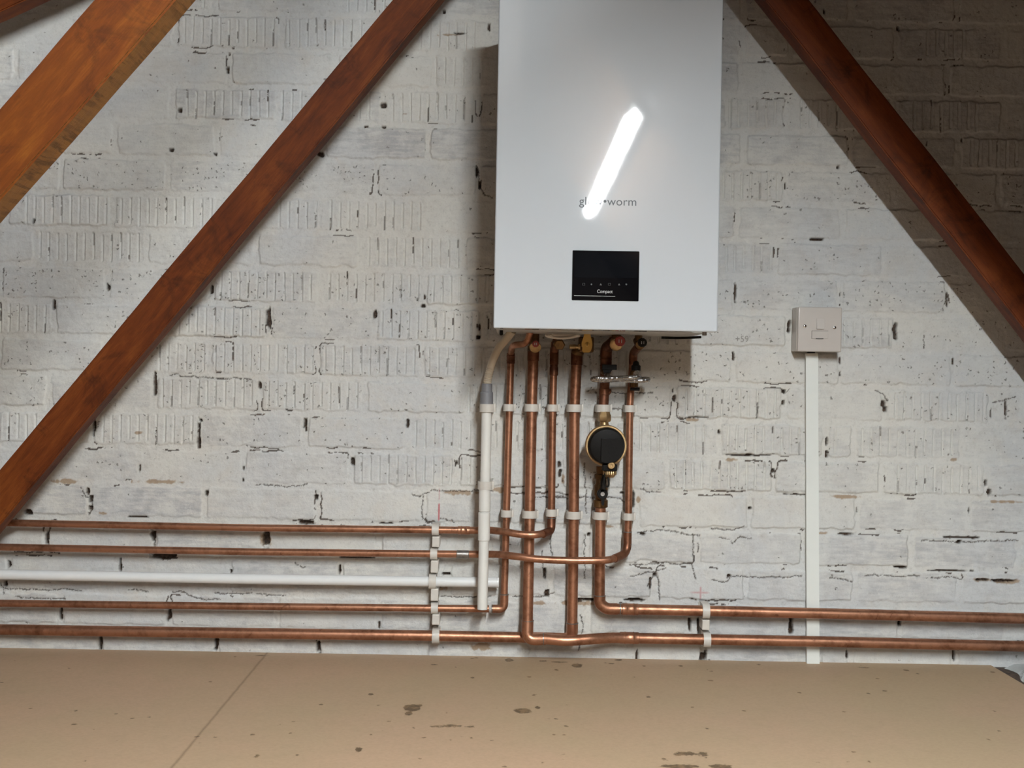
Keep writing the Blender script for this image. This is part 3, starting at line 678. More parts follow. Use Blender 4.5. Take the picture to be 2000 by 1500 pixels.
# ------------------------------------------------------------------ copper pipework
R15, R22 = .0075, .0111
SO = 1.22                      # stand-off of the pipework from the wall
at0 = at
def at(px, py, y): return at0(px, py, y * SO)
def collar(parent, c, ax, r, L, m=None, name='coupling', rings=True, label=None):
    """capillary fitting with solder rings"""
    k = r + .0011; pr = [(-L / 2, r + .0002), (-L / 2 + .001, k), (-L * .26, k)]
    if rings: pr += [(-L * .22, k + .0009), (-L * .17, k), (0, k), (L * .17, k), (L * .22, k + .0009), (L * .26, k)]
    pr += [(L / 2 - .001, k), (L / 2, r + .0002)]
    return obj(name, LA(c, ax, pr, 28), m or COPPER, parent, label=label)
def elbow(parent, pts, r, rad, m=None, name='elbow'):
    return obj(name, tube(fillet(pts, rad, 10), r + .0012, 24), m or COPPER, parent)
def soldered(parent, c, ax, r):
    return obj('solder_ring', LA(c, ax, [(-.0012, r + .0009), (-.0006, r + .0017), (.0006, r + .0017), (.0012, r + .0009)], 24), SOLDER, parent)
yb = .030
# pipe 1 : leftmost vertical, turns left at the bottom
p = thing('copper_pipe', at(985, 1187, yb), 'thin leftmost copper pipe under the boiler, turning left below the white overflow pipe', 'pipe', 'copper pipes under the boiler')
e1 = at(984.5, 1188.5, yb)
obj('tube', tube(fillet([at(998, 690, yb), at(992, 900, yb), at(984.8, 1165, yb)], .02), R15), COPPER, p)
obj('tube', tube([at(-140, 1176.5, yb), at(500, 1184.5, yb), at(955, 1189, yb)], R15), COPPER, p)
elbow(p, [at(985, 1162, yb), at(984.3, 1189.3, yb), at(962, 1189, yb)], R15, .014)
soldered(p, at(985.1, 1161, yb), (0, 0, 1), R15); soldered(p, at(961, 1189, yb), (1, 0, 0), R15)
collar(p, at(997.6, 700, yb), (0, 0, 1), R15, .022, COPPER_DARK)
obj('bent_tail', tube(fillet([at(998, 692, yb), at(1000, 674, .05), at(1028, 672, .07), at(1036, 648, .08)], .014, 8), .0068), COPPER, p)
# pipe 2 : 22 mm, turns right at the bottom and passes in front of the fourth pipe
p = thing('copper_pipe', at(1033, 1245, .045), 'thick copper pipe, second under the boiler, running right as the lowest run', 'pipe', 'copper pipes under the boiler')
obj('tube', tube([at(1041.5, 700, .030), at(1038.5, 797, .030), at(1034.5, 1004, .030), at(1030.5, 1215, .046)], R22), COPPER, p)
pf = [at(1062, 1247.5, .052), at(1105, 1251, .056), at(1150, 1248.5, .052), at(1190, 1246, .040), at(1215, 1246, .034)]
obj('tube', tube(catmull(pf, 8) + [at(1240, 1246.5, .032), at(1600, 1253, .030), at(2150, 1266, .030)], R22), COPPER, p)
elbow(p, [at(1030.7, 1210, .046), at(1029.5, 1249.5, .050), at(1066, 1248, .052)], R22, .018)
soldered(p, at(1031, 1212, .046), (0, 0, 1), R22); soldered(p, at(1061, 1248, .052), (1, 0, .02), R22)
collar(p, at(1229, 1246, .032), (1, 0, -.01), R22, .040)
collar(p, at(1041.6, 692, .030), (0, 0, 1), R22, .028, COPPER_DARK, rings=False)
# pipe 3 : thin, elbows left above the crossing
p = thing('copper_pipe', at(1075, 1033, .040), 'thin copper pipe, third under the boiler, sweeping left as the topmost horizontal run', 'pipe', 'copper pipes under the boiler')
obj('tube', tube([at(1083, 668, .030), at(1079.5, 797, .030), at(1077, 1018, .030)], R15), COPPER, p)
sw = [at(1066, 1041, .050), at(1045, 1044.5, .060), at(1015, 1043.5, .060), at(985, 1038.5, .052), at(955, 1035.5, .036), at(935, 1036, .031)]
obj('tube', tube(catmull(sw, 10) + [at(900, 1035.5, .030), at(500, 1031, .030), at(-140, 1018, .030)], R15), COPPER, p)
elbow(p, [at(1077, 1013, .030), at(1076.5, 1037, .032), at(1060, 1043, .056)], R15, .016, COPPER_DARK)
soldered(p, at(1077, 1012, .030), (0, 0, 1), R15)
collar(p, at(906, 1035.8, .030), (1, 0, -.01), R15, .026)
obj('coupling', LA(at(1082, 712, .030), (0, 0, 1), [(-.023, .0078), (-.022, .0089), (-.006, .0089), (-.005, .0082), (.0, .0082), (.001, .0092), (.024, .0092), (.026, .008)], 28), COPPER_DARK, p)
obj('coupling', LA(at(1082.8, 685, .030), (0, 0, 1), [(-.006, .0078), (-.005, .0090), (.006, .0090), (.007, .008)], 28), COPPER_DARK, p)
# pipe 4 : thick, foot joins the bottom left run
p = thing('copper_pipe', at(1117, 1240, .027), 'thick copper pipe, fourth under the boiler, becoming the lowest run to the left', 'pipe', 'copper pipes under the boiler')
obj('tube', tube([at(1127, 690, .030), at(1122, 797, .030), at(1120.5, 1004, .028), at(1117.5, 1222, .024)], R22), COPPER, p)
obj('tube', tube([at(-140, 1227.5, .026), at(500, 1237, .026), at(840, 1241.5, .025), at(1085, 1246, .0205)], R22), COPPER, p)
elbow(p, [at(1117.8, 1216, .024), at(1117.2, 1248, .021), at(1080, 1247, .0205)], R22, .02)
soldered(p, at(1117.8, 1217, .024), (0, 0, 1), R22)
obj('coupling', LA(at(1126.4, 703, .030), (0, 0, 1), [(-.011, .0113), (-.010, .0122), (.016, .0122), (.017, .0115)], 28), COPPER_DARK, p)
# pipe 5 lower : from the filter valve down and right
p = thing('copper_pipe', at(1175, 1189, yb), 'thick copper pipe below the brass filter, turning right as the upper right-hand run', 'pipe', 'copper pipes under the boiler')
obj('tube', tube([at(1173, 985, yb), at(1172.5, 1004, yb), at(1171, 1168, yb)], R22), COPPER, p)
obj('tube', tube([at(1200, 1189.5, yb), at(1375, 1193, yb), at(1600, 1198, yb), at(2150, 1212, yb)], R22), COPPER, p)
elbow(p, [at(1171.3, 1162, yb), at(1170.8, 1178, yb), at(1184, 1189.3, yb), at(1206, 1189.6, yb)], R22, .012)
soldered(p, at(1171.2, 1163, yb), (0, 0, 1), R22)
collar(p, at(1231, 1190.2, yb), (1, 0, -.01), R22, .034); soldered(p, at(1211, 1189.8, yb), (1, 0, 0), R22)
# pipe 5 upper : from the boiler down to the filter
p = thing('copper_pipe', at(1177, 800, yb), 'short thick copper pipe between the boiler and the black-capped filter', 'pipe', 'copper pipes under the boiler')
obj('tube', tube([at(1183.5, 700, yb), at(1178, 806, yb)], .0105), COPPER_DARK, p)
collar(p, at(1183.5, 708, yb), (0, 0, 1), .0108, .030, COPPER_DARK); collar(p, at(1180.5, 765, yb), (0, 0, 1), .0105, .014, COPPER_DARK, rings=False)
elbow(p, [at(1183.5, 698, yb), at(1184, 680, yb), at(1198, 668, .06)], .0108, .015, COPPER_DARK)
obj('vent_knob', LA(at(1188, 764, yb), (1, 0, -.2), [(0, .005), (.004, .0055), (.006, .004)], 14), COPPER_DARK, p)
# pipe 6 : thin, rightmost, sweeping left as the second horizontal
p = thing('copper_pipe', at(1225, 1080, .04), 'thin rightmost copper pipe under the boiler, sweeping left as the second horizontal run', 'pipe', 'copper pipes under the boiler')
obj('tube', tube([at(1236, 700, yb), at(1230, 797, yb), at(1227.5, 1004, yb), at(1225.8, 1062, yb)], R15), COPPER, p)
sw = [at(1206, 1089, .052), at(1185, 1094, .062), at(1150, 1095, .066), at(1100, 1094.5, .066), at(1050, 1092, .064), at(1010, 1087, .058), at(975, 1083, .045), at(945, 1082.5, .033)]
obj('tube', tube(catmull(sw, 10) + [at(920, 1082.5, yb), at(500, 1078, yb), at(-140, 1066, yb)], R15), COPPER, p)
elbow(p, [at(1225.8, 1040, yb), at(1225.3, 1080, .031), at(1200, 1091, .056)], R15, .022, COPPER_DARK)
soldered(p, at(1226, 1039, yb), (0, 0, 1), R15); soldered(p, at(1225.6, 1063, yb), (0, 0, 1), R15)
collar(p, at(904, 1082.8, yb), (1, 0, -.01), R15, .026, SOLDER, rings=False, label='grey soldered coupling')
elbow(p, [at(1236.5, 712, yb), at(1236.5, 690, yb), at(1248, 676, .06)], R15, .012, COPPER_DARK)

# ------------------------------------------------------------------ plastic pipes
p = thing('waste_pipe', at(945, 1190, .07), 'vertical white plastic waste pipe hanging open-ended in front of the copper runs', 'pipe')
obj('tube', tube([at(951, 792, .066), at(947.5, 950, .068), at(942, 1190, .072)], .0104, 24, True), PVC, p)
obj('coupler', LA(at(945.4, 1028, .070), (at(945.4, 1055, .070) - at(946, 1002, .070)), [(-.029, .0106), (-.028, .0122), (.028, .0122), (.029, .0106)], 28), PVC, p)
obj('coupler', LA(at(946.7, 976, .069), (at(945.4, 1055, .070) - at(946, 1002, .070)), [(-.024, .0106), (-.023, .0119), (.023, .0119), (.024, .0106)], 28), PVC, p)
ep = at(942, 1189, .072)
obj('open_end', LA(at(942, 1190.3, .072), (0, 0, -1), [(0, .0088), (.0004, .0088)], 24), BLACK, p)
p = thing('hose_adapter', at(951, 790, .066), 'grey rubber adapter joining the beige hose to the white waste pipe', 'adapter')
obj('lower_cup', LA(at(950.4, 778, .066), (0, 0, 1), [(-.016, .0135), (.012, .0132), (.0135, .0118)], 28), GREY_RUBBER, p)
obj('upper_cuff', LA(at(951, 757, .066), (0, 0, 1), [(-.010, .0108), (.007, .0108), (.008, .0098)], 28), GREY_RUBBER, p)
hp = resample(catmull([at(951.5, 756, .066), at(954, 735, .068), at(962, 706, .072), at(974, 680, .08), at(989, 662, .09), at(1001, 646, .10)], 8), .0011)
hz = at(1000, 718, .07).z
hr = lambda i: .0082 + (.0007 * math.sin(i * 2.1) if hp[min(i, len(hp) - 1)].z < hz else 0)
tag(obj('condensate_hose', tube(hp, hr, 20), HOSE), 'beige ribbed hose curving down from the bottom left of the boiler', 'hose')
p = thing('overflow_pipe', at(400, 1130, yb), 'long white plastic pipe running horizontally between the second and third copper runs', 'pipe')
obj('tube', tube([at(-140, 1119.5, yb), at(500, 1131, yb), at(970, 1137.4, yb)], .0105, 24), PVC_GLOSS, p)
e0 = at(970.3, 1137.4, yb); obj('end_cap', LA(e0, (1, 0, 0), [(0, .0105), (.003, .0108), (.0045, .0100)], 24), PVC_GLOSS, p)

# ------------------------------------------------------------------ clips
def clip_mesh(r, h, stand, ear=True):
    """pipe along local Z at the origin; wall at +Y = stand"""
    bm = bmesh.new(); n = 40; inner = []; outer = []
    ro = r + .0036; hw = ro + .0006
    for k in range(n):
        a = 2 * math.pi * k / n; c, s = math.cos(a), math.sin(a)
        inner.append((c * (r + .0004), s * (r + .0004)))
        if s <= 0.15: outer.append((max(-hw, min(hw, c * ro * 1.06)), s * ro))
        else:
            kx = hw / max(abs(c), 1e-6); ky = (stand - .0005) / max(s, 1e-6); q = min(kx, ky); outer.append((c * q, s * q))
    L = []
    for z in (-h / 2, h / 2): L.append(([bm.verts.new((x, y, z)) for x, y in inner], [bm.verts.new((x, y, z)) for x, y in outer]))
    for k in range(n):
        j = (k + 1) % n; (i0, o0), (i1, o1) = L
        bm.faces.new((i0[k], i0[j], o0[j], o0[k])); bm.faces.new((i1[j], i1[k], o1[k], o1[j]))
        bm.faces.new((o0[k], o0[j], o1[j], o1[k])); bm.faces.new((i0[j], i0[k], i1[k], i1[j]))
    if ear: box(bm, (hw - .0008, -ro * .35, -h / 2 + .0006), (hw + .0032, ro * .35, h / 2 + .0012), .0008, 2)
    box(bm, (-hw * .8, stand - .006, -h / 2 - .0018), (hw * .8, stand - .0005, h / 2 + .0018), .0006, 1)
    me = bpy.data.meshes.new('pipe_clip'); bmesh.ops.recalc_face_normals(bm, faces=bm.faces[:]); bm.to_mesh(me); bm.free()
    me.materials.append(CLIP); me.polygons.foreach_set('use_smooth', [True] * len(me.polygons)); me.set_sharp_from_angle(angle=math.radians(30))
    return me
C15, C22, CW = clip_mesh(R15, .0145, .038), clip_mesh(R22, .0155, .038), clip_mesh(.0106, .0165, .084)
def clip(me, px, py, y, label, group, rotz=0.0, name='pipe_clip'):
    o = link(bpy.data.objects.new(name, me)); o.location = at(px, py, y)
    o.rotation_euler = (0, rotz, 0)
    return tag(o, label, 'pipe clip', group)
names = ['leftmost copper pipe', 'second copper pipe', 'third copper pipe', 'fourth copper pipe', 'fifth copper pipe, at the filter', 'rightmost copper pipe']
UPR = [(C15, 993.5), (C22, 1038.5), (C15, 1079.5), (C22, 1122), (C22, 1178.2), (C15, 1230)]
LOR = [(C15, 989.3), (C22, 1034.5), (C15, 1077.2), (C22, 1120.5), (C22, 1172.5), (C15, 1227.5)]
LOY = [1003, 1004.5, 1001.5, 1006, 1007, 1009]
for (me, x), nm in zip(UPR, names): clip(me, x, 796.5 + (x - 1040) * .008, yb, f'translucent white clip in the upper row holding the {nm}', 'clips on the vertical pipes')
for (me, x), yy, nm in zip(LOR, LOY, names): clip(me, x, yy, yb, f'translucent white clip in the lower row holding the {nm}', 'clips on the vertical pipes')
clip(CW, 951, 797, .066, 'white clip round the top of the waste pipe just under the grey adapter', 'clips on the waste pipe')
clip(CW, 947.6, 948, .068, 'white clip round the waste pipe halfway down', 'clips on the waste pipe')
HP = math.pi / 2
CO15, CO22 = clip_mesh(R15, .0145, .038, False), clip_mesh(R22, .0150, .038, False)
for me, x, y, nm, yy in ((CO15, 850.5, 1034.8, 'topmost thin copper run', yb), (CO15, 847.5, 1082, 'second thin copper run', yb), (CO22, 845, 1135.7, 'white overflow pipe', yb),
                      (CO15, 849, 1187.8, 'thin copper run below the white pipe', yb), (CO22, 851.5, 1242.2, 'lowest thick copper run on the left', .0265)):
    clip(me, x, y, yy, f'white clip in the left stack holding the {nm}', 'clips on the horizontal pipes', HP)
for x, y, yy, nm in ((1378, 1193.2, yb, 'upper right-hand copper run'), (1380, 1249.5, .0305, 'lower right-hand copper run')):
    clip(CO22, x, y, yy, f'white clip at the right holding the {nm}', 'clips on the horizontal pipes', HP)
def spacer(px, py, hpx, label, wpx=15, y1=.044):
    c = at0(px, py, y1); w = wpx / F * (D - y1) / 2; h = hpx / F * (D - y1) / 2
    bm = BX((-w, 0, -h), (w, y1 - .001, h), .0018, 3)
    o = obj('clip_spacer', bm, CLIP, None, loc=Vector((c.x, -y1, c.z))); o.rotation_euler = (0, ROLL, 0)
    return tag(o, label, 'clip spacer', 'spacer blocks between the clips')
spacer(851, 1058.5, 21, 'white spacer block in the left stack between the topmost and second copper runs')
spacer(848.5, 1107, 24, 'white spacer block in the left stack just above the white overflow pipe')
spacer(848.5, 1162, 24, 'white spacer block in the left stack just below the white overflow pipe')
spacer(851, 1210.5, 21, 'white spacer block in the left stack above the lowest thick copper run')
spacer(1379, 1221, 20, 'white spacer block at the right between the two thick copper runs')

# ------------------------------------------------------------------ valves under the boiler
def knob(parent, c, ax, r, m, L=.012, label=None):
    k = obj('knob', LA(c, ax, [(0, r * .9), (L * .3, r), (L, r), (L * 1.15, r * .86)], 28, lambda a: 1 + .035 * math.cos(a * 10)), m, parent, label=label)
    c2 = Vector(c) + Vector(ax).normalized() * (L * 1.15)
    bm = bmesh.new()
    for s in (-1, 1): box(bm, (c2.x + s * r * .25 - .0007, c2.y - .0012, c2.z - r * .32), (c2.x + s * r * .25 + .0007, c2.y, c2.z + r * .32))
    obj('slot_bar', bm, SILVER_INK if m is not BLACK else SCREW, k, smooth=False)
    return k
# valve on pipe 2
v = thing('isolation_valve', at(1046, 686, .04), 'brass valve with a dark red knob on the second copper pipe', 'valve', 'valves under the boiler')
c = at(1043, 680, .04)
obj('body', LA(c, (0, 0, 1), [(-.006, .0112), (-.004, .0135), (.004, .0135), (.006, .0105), (.034, .0105)], 28), BRASS_DARK, v)
obj('ring', LA(at(1045.5, 677, .062), (0, -1, -.55), [(-.010, .0085), (0, .0118), (.004, .0118), (.005, .0100)], 28), BRASS, v)
knob(v, at(1046, 671, .066), (0, -1, -.1), .0072, RED, .010, 'dark red knob')
# valve on pipe 3
v = thing('isolation_valve', at(1090, 680, .04), 'plain brass valve body on the third copper pipe under the coil of cable', 'valve', 'valves under the boiler')
obj('body', LA(at(1091, 671, .055), (.15, -.9, -.35), [(-.020, .008), (-.006, .0105), (.004, .0125), (.008, .0125), (.010, .010)], 6), BRASS_DARK, v)
obj('elbow', tube(fillet([at(1083.5, 684, .032), at(1084.5, 674, .040), at(1090, 655, .060)], .01), .0085), COPPER_DARK, v)
# gas valve on pipe 4
v = thing('gas_valve', at(1140, 690, .04), 'brass gas valve with a yellow lever hanging below the boiler', 'valve', 'valves under the boiler')
g0, g1 = at(1131, 688, .055), at(1160, 658, .055)
obj('body', BX((g0.x, -.070, g0.z), (g1.x, -.030, g1.z), .003, 2), BRASS_DARK, v)
obj('union', LA(at(1127.5, 690, .031), (.25, -.35, 1), [(-.004, .0105), (.0, .0132), (.007, .0132), (.012, .010)], 28), BRASS_DARK, v)
bm = LA(at(1133, 677.5, .066), (-1, 0, 0), [(0, .006), (.004, .006), (.0045, .0040), (.010, .0040), (.0105, .0048), (.021, .0048), (.022, .0035)], 20)
obj('test_nipple', bm, BRASS, v)
pl = [(1139, 688), (1153, 688), (1156, 683), (1158, 676), (1158, 668), (1155, 656), (1153, 646), (1143, 646), (1141, 656), (1137, 668), (1137, 677), (1139, 684)]
bm = prism(bmesh.new(), [(at(x, y, .082).x, at(x, y, .082).z) for x, y in pl], -.084, -.076, .0012)
lv = obj('lever', bm, YELLOW, v, label='yellow lever')
c = at(1148, 671.5, .085)
obj('lever_screw', LA(Vector((c.x, -.083, c.z)), (0, -1, 0), [(0, .0048), (.0018, .0048), (.0026, .0036)], 20), YELLOW, lv)
obj('screw_slot', BX((c.x - .0005, -.0862, c.z - .0035), (c.x + .0005, -.0855, c.z + .0035)), BLACK, lv, smooth=False)
# valve on pipe 5
v = thing('isolation_valve', at(1204, 680, .06), 'brass valve with a bright red knob above the braided loop', 'valve', 'valves under the boiler')
obj('body', LA(at(1203, 672, .066), (.15, -.9, -.35), [(-.028, .009), (-.010, .0115), (.000, .0135), (.004, .0135), (.006, .011)], 28), BRASS, v)
obj('stem', LA(at(1204, 668, .060), (0, 0, 1), [(-.004, .0100), (.02, .0100)], 20), BRASS_DARK, v)
knob(v, at(1210, 666, .078), (.05, -1, -.08), .0105, RED, .010, 'bright red knob')
# valve on pipe 6
v = thing('isolation_valve', at(1250, 678, .06), 'valve with a round black knob at the right under the boiler', 'valve', 'valves under the boiler')
obj('body', LA(at(1249, 672, .060), (.15, -.9, -.3), [(-.025, .007), (-.006, .0095), (.006, .0095)], 24), BRASS_DARK, v)
obj('stem', LA(at(1247, 670, .058), (0, 0, 1), [(-.004, .0075), (.02, .0075)], 20), BRASS_DARK, v)
knob(v, at(1253.5, 669, .072), (.05, -1, -.05), .0092, BLACK, .010, 'round black knob')
# filling-loop valves and braided loop
v = thing('filling_valve', at(1184, 735, .045), 'small valve with a flat black lever where the braided loop leaves the fifth pipe', 'valve', 'valves of the filling loop')
obj('body', LA(at(1185, 726, .045), (.3, -1, 0), [(-.014, .008), (.000, .009), (.003, .007)], 20), BRASS_DARK, v)
l0, l1 = at(1177, 722, .066), at(1206, 712, .066)
bm = BX((l0.x, -.068, l0.z), (l1.x, -.060, l1.z), .001, 2)
obj('lever', bm, BLACK, v, label='flat black lever')
obj('lever_neck', prism(bmesh.new(), [(at(x, y, .064).x, at(x, y, .064).z) for x, y in ((1178, 720), (1199, 720), (1192, 729), (1180, 729))], -.066, -.060), BLACK, v, smooth=False)
v = thing('filling_valve', at(1240, 730, .045), 'small black-capped valve on the rightmost pipe, at the end of the braided loop', 'valve', 'valves of the filling loop')
obj('cap', LA(at(1242, 722, .055), (0, 0, 1), [(-.002, .0098), (.008, .0096), (.010, .0070), (.016, .0055), (.018, .0025)], 20), BLACK, v, label='pointed black cap')
obj('body', LA(at(1238, 745, .045), (0, 0, 1), [(-.012, .009), (.014, .0095), (.022, .008)], 20), BRASS_DARK, v)
l0, l1 = at(1232, 763, .060), at(1250.5, 757, .060)
obj('lever', BX((l0.x, -.064, l0.z), (l1.x, -.056, l1.z), .001, 2), BLACK, v, label='small black lever')
def braid_material():
    m, nt, b = mat('steel_braid'); b.inputs['Metallic'].default_value = 1.0; b.inputs['Roughness'].default_value = .25
    nt.links.new(ramp(nt, noise(nt, 900, 2, .5), [(.35, .10), (.6, .78)]), b.inputs['Base Color']); return m
BR = braid_material()
lp = thing('braided_loop', at(1210, 742, .08), 'shiny braided steel filling loop strung between two pipes below the boiler', 'hose')
pts = [at(1187, 734, .062), at(1189, 737, .078), at(1200, 740, .092), at(1225, 742.5, .097), at(1248, 743.5, .094), at(1262, 742.5, .082), at(1266, 741, .070), at(1258, 740, .060), at(1235, 741, .056), at(1205, 742, .055),
       at(1178, 743, .057), at(1161, 742, .066), at(1158, 740.5, .078), at(1166, 739, .090), at(1185, 739.5, .100), at(1212, 738, .108), at(1235, 737, .104), at(1246, 735, .090), at(1246, 731, .078)]
rp = resample(catmull(pts, 8), .0008)
obj('hose', tube(rp, lambda i: .0046 + .0005 * math.sin(i * 1.9), 14), BR, lp)
obj('end_nut', LA(at(1186, 733, .056), (.1, -1, -.4), [(-.003, .0065), (.008, .0065), (.010, .005)], 6), CHROME, lp)
obj('end_nut', LA(at(1246, 730, .070), (.1, -1, -.5), [(-.003, .0070), (.009, .0070), (.011, .0055)], 6), CHROME, lp)
obj('crimp', LA(at(1246, 734, .090), (-.3, .5, .5), [(-.004, .0058), (.010, .0058)], 20), CHROME, lp)

# ------------------------------------------------------------------ magnetic filter
at = at0
f = thing('magnetic_filter', at(1184, 870, .05), 'round brass dirt filter with a large black cap on the fifth pipe', 'filter')
fc = at(1184, 870.5, .095); k = (D - .095) / F; R = 40.5 * k
C0 = Vector((fc.x, 0, fc.z))
obj('brass_body', LA(C0, (0, -1, 0), [(.048, R * .55), (.052, R * .86), (.060, R * .93), (.078, R * .93), (.080, R), (.093, R), (.095, R * .965), (.095, R * .90), (.088, R * .88)], 64), BRASS, f)
bm = LA(C0, (0, -1, 0), [(.084, R * .875), (.104, R * .875), (.110, R * .86), (.114, R * .80), (.115, R * .70)], 64)
cap = obj('black_cap', bm, BLACK_MATT, f, label='large matt black cap')
cc = at(1194, 884, .12); rr = R * .80
bm = bmesh.new(); pol = []
x0, z0_ = C0.x, C0.z
for kk in range(40):
    a_ = 2 * math.pi * kk / 40; x, z = math.cos(a_) * R * .80, math.sin(a_) * R * .80
    pol.append((x0 + max(x, -R * .28), z0_ + min(z, R * .35)))
pp = [pol[0]]
for q in pol[1:]:
    if (Vector(q) - Vector(pp[-1])).length > .0006: pp.append(q)
prism(bm, pp, -.122, -.1145, .0012)
obj('cap_face', bm, BLACK_MATT, cap)
nx = at(1179.5, 812, .05); ht = .05
obj('neck', LA(at(1180, 833, .045), (0, 0, 1), [(0, .0098), (.004, .0098), (.008, .0088), (.014, .0098), (.026, .0098)], 28), BRASS, f)
obj('union_nut', LA(at(1180, 823, .045), (0, 0, 1), [(-.0005, .0125), (.002, .0142), (.013, .0142), (.0155, .0125), (.020, .0115)], 6), BRASS, f)
bb = at(1194, 909, .118)
bm = LA(Vector((bb.x, -.110, bb.z)), (0, -1, 0), [(0, .0074), (.008, .0074), (.0095, .0062), (.0095, .0030), (.007, .0026)], 28)
obj('bleed_screw', bm, BRASS, f, label='shiny brass bleed screw')
s0, s1 = at(1176.5, 919.5, .105), at(1205, 911.5, .105)
obj('outlet_block', BX((s0.x, -.112, s0.z), (s1.x, -.082, s1.z + .004), .002, 2), BLACK_MATT, f)
kc = at(1191, 919.5, .094)
obj('knurled_collar', LA(kc, (0, 0, -1), [(0, .0128), (.001, .0134), (.0075, .0134), (.0085, .0115), (.013, .0085), (.014, .006)], 72, lambda a: 1 + .03 * math.cos(a * 24)), BRASS, f)
st = [at(1182, 924, .100), at(1180, 935, .108), at(1181, 946, .108), at(1186, 951, .106), at(1189, 946, .104), at(1188, 936, .102), at(1186, 926, .098)]
obj('strap', tube(catmull(st, 8), .0017, 10), BLACK, f, label='black plastic strap loop')
# valve below the filter
v = thing('filter_valve', at(1175, 990, .03), 'brass isolating valve with a black lever below the filter', 'valve')
obj('body', LA(at(1173.5, 958, .036), (0, 0, 1), [(-.036, .0118), (-.034, .0150), (-.020, .0150), (-.018, .0120), (-.012, .0122), (-.008, .0145), (.010, .0145), (.014, .0115), (.024, .0115), (.025, .0140), (.033, .0140), (.035, .0105), (.050, .0105)], 28), BRASS_DARK, v)
lc = at(1177, 965, .070)
obj('spindle', LA(Vector((lc.x, -.045, lc.z)), (0, -1, 0), [(0, .006), (.016, .006)], 20), BRASS_DARK, v)
bm = LA(Vector((lc.x, -.060, lc.z)), (0, -1, 0), [(0, .0112), (.008, .0112), (.010, .0095)], 28)
q = lambda x, y: (at(x, y, .066).x, at(x, y, .066).z)
prism(bm, [q(1173, 960), q(1182, 958), q(1184, 940), q(1181, 926), q(1177, 926), q(1173, 942)], -.070, -.063)
prism(bm, [q(1173.5, 970), q(1181, 970), q(1180, 985), q(1177.5, 988), q(1175, 986)], -.069, -.063)
lv = obj('lever', bm, BLACK, v, label='black lever')
obj('hex_screw', LA(Vector((lc.x, -.070, lc.z)), (0, -1, 0), [(0, .0042), (.0016, .0042), (.0016, .0028), (.0006, .0026)], 24), SCREW, lv)

# ------------------------------------------------------------------ cable coil under the boiler, black cable
pts = []
for k in range(0, 95):
    a_ = k / 94 * 2 * math.pi * 3.6; rx, rz = 33 - k * .10, 11 + 2.5 * math.sin(k * .13)
    x = 1098 + rx * math.cos(a_) + 2 * math.sin(k * .5); y = 652 + (rz * .62) * math.sin(a_)
    pts.append(at(x, y, .125 + .006 * math.sin(a_ * .5 + 1) + k * .0003))
lim = BZ0 - .0035
for q_ in pts: q_.z = min(q_.z, lim + .0)
tag(obj('cable_coil', tube(pts, .0027, 10), CABLE), 'coil of off-white cable tucked up under the middle of the boiler', 'cable')
pts = catmull([at(1292, 652, .10), at(1305, 655, .10), at(1322, 659, .10), at(1345, 654, .12), at(1368, 648, .16)], 8)
for q_ in pts: q_.z = min(q_.z, BZ0 - .003)
tag(obj('power_cable', tube(pts, .0026, 10), BLACK), 'short black cable sagging under the right end of the boiler', 'cable')

# ------------------------------------------------------------------ fused switch and trunking
s = thing('fused_switch', at(1595, 640, .02), 'square off-white fused switch unit on the wall right of the boiler', 'switch')
s0, s1 = at(1557.5, 686.5, .052), at(1645, 600.5, .052)
obj('back_box', BX((s0.x - .001, -.044, s0.z + .001), (s1.x - .003, -.003, s1.z), .002, 2), SPUR, s)
fp = obj('faceplate', BX((s0.x, -.053, s0.z), (s1.x, -.045, s1.z), .0028, 3), SPUR, s)
for x, y in ((1572, 637), (1630, 640)):
    c = at(x, y, .053); sw_ = obj('screw', LA(Vector((c.x, -.0525, c.z)), (0, -1, 0), [(0, .0034), (.0008, .0034), (.0016, .0020)], 20), CHROME, s)
    obj('slot', BX((c.x - .0022, -.0546, c.z - .0003), (c.x + .0022, -.0540, c.z + .0003)), BLACK, sw_, smooth=False)
def wedge(a, b, y0, yt, yb_, m, name, parent):
    A, B = at(a[0], a[1], .053), at(b[0], b[1], .053); bm = bmesh.new()
    vs = [bm.verts.new(v) for v in ((A.x, -y0, B.z), (B.x, -y0, B.z), (B.x, -yb_, B.z), (A.x, -yb_, B.z), (A.x, -y0, A.z), (B.x, -y0, A.z), (B.x, -yt, A.z), (A.x, -yt, A.z))]
    for q in ((0, 1, 2, 3), (4, 5, 6, 7), (0, 1, 5, 4), (3, 2, 6, 7), (0, 3, 7, 4), (1, 2, 6, 5)): bm.faces.new([vs[i] for i in q])
    return obj(name, bm, m, parent, smooth=False)
wedge((1595, 622), (1609, 643), .0525, .0535, .0572, SPUR, 'rocker', s)
a1, b1 = at(1585.5, 661.5, .053), at(1617, 647, .053)
fh = obj('fuse_carrier', BX((a1.x, -.0542, a1.z), (b1.x, -.0525, b1.z), .0006, 2), SPUR, s)
bm = bmesh.new(); 
for (x0_, x1_, za, zb_) in ((a1.x - .0006, b1.x + .0006, b1.z, b1.z + .0006), (a1.x - .0006, a1.x, a1.z, b1.z)): box(bm, (x0_, -.0531, za), (x1_, -.0528, zb_))
n0, n1 = at(1593, 661.8, .053), at(1608, 660.8, .053); box(bm, (n0.x, -.0545, n0.z - .0004), (n1.x, -.0540, n1.z))
obj('shadow_gap', bm, simple('gap_grey', (.10, .09, .08), .7), s, smooth=False)
t_ = thing('cable_trunking', at(1585, 1297, .01), 'narrow white cable trunking dropping from the switch down behind the copper runs', 'trunking')
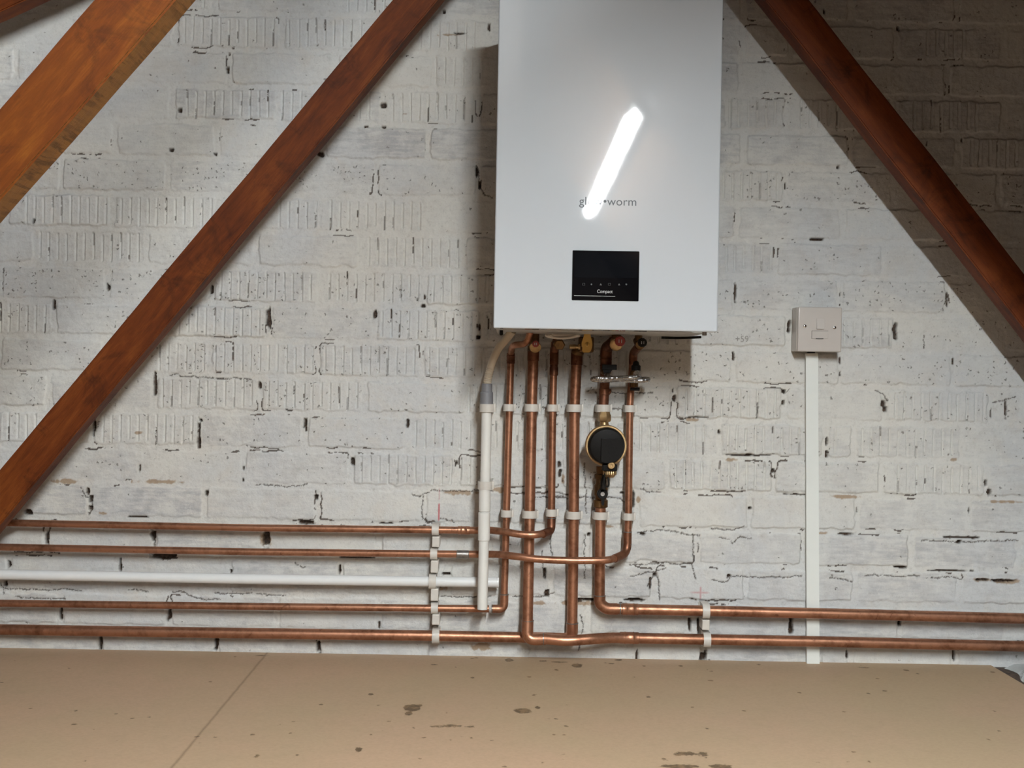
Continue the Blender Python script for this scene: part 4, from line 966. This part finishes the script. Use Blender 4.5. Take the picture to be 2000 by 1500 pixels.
def slab(pts4, y0, y1, m, name, parent, yp):
    bm = bmesh.new(); P = [at(x, y, yp) for x, y in pts4]
    vs = [bm.verts.new((p_.x, -y0, p_.z)) for p_ in P] + [bm.verts.new((p_.x, -y1, p_.z)) for p_ in P]
    for q in ((0, 1, 2, 3), (4, 5, 6, 7), (0, 1, 5, 4), (1, 2, 6, 5), (2, 3, 7, 6), (3, 0, 4, 7)): bm.faces.new([vs[i] for i in q])
    bmesh.ops.bevel(bm, geom=[e for e in bm.edges], offset=.0008, segments=2, affect='EDGES'); mark_flat(bm, .002)
    return obj(name, bm, m, parent)
slab([(1575, 690), (1597, 690), (1600, 1299), (1577, 1299)], .002, .0145, TRUNK, 'base_channel', t_, .0165)
slab([(1574, 690), (1598, 690), (1601, 1299), (1576, 1299)], .0125, .0165, TRUNK, 'lid', t_, .0165)
c0_, c1_ = at(1578, 689.5, .0150), at(1593, 684, .0150)
obj('cable_end', BX((c0_.x, -.0120, c0_.z - .003), (c1_.x, -.006, c1_.z + .008), .002, 2), BLACK, t_)

# ------------------------------------------------------------------ crumpled plastic beyond the boards
def sheet():
    m, nt, b = mat('clear_polythene'); b.inputs['Base Color'].default_value = (.66, .70, .70, 1)
    b.inputs['Roughness'].default_value = .12; b.inputs['Transmission Weight'].default_value = .55; b.inputs['IOR'].default_value = 1.3
    bump(nt, b, noise(nt, 30, 4, .6), .004, .6)
    bm = bmesh.new(); n, mm = 44, 60; g = []
    rs = np.random.RandomState(8); vx, vy = np.arange(n) * 1.0, np.arange(mm) * 1.0
    H = fbm(vx, vy, 11, 77, 4); H2 = np.abs(fbm(vx, vy, 14, 99, 3) - .5)
    for j in range(mm):
        row = []
        for i in range(n):
            x = FLOOR_XR + .022 + i / n * .45 + (.01 * math.sin(j * .5)); y = -.015 - j / mm * .75
            edge = min(1, i / 5); z = FZ - .003 + min(1, i / 2) * (.22 + .78 * min(1, max(0, j - 3) / 6)) * (.020 + .030 * H[j, i] + .07 * (.30 - H2[j, i]) * min(1, i / 8))
            row.append(bm.verts.new((x, y, max(z, FZ - .0035))))
        g.append(row)
    for j in range(mm - 1):
        for i in range(n - 1): bm.faces.new((g[j][i], g[j][i + 1], g[j + 1][i + 1], g[j + 1][i]))
    return tag(obj('plastic_sheet', bm, m), 'crumpled clear plastic sheet beyond the edge of the boards at the far right', 'plastic sheet')
sheet()
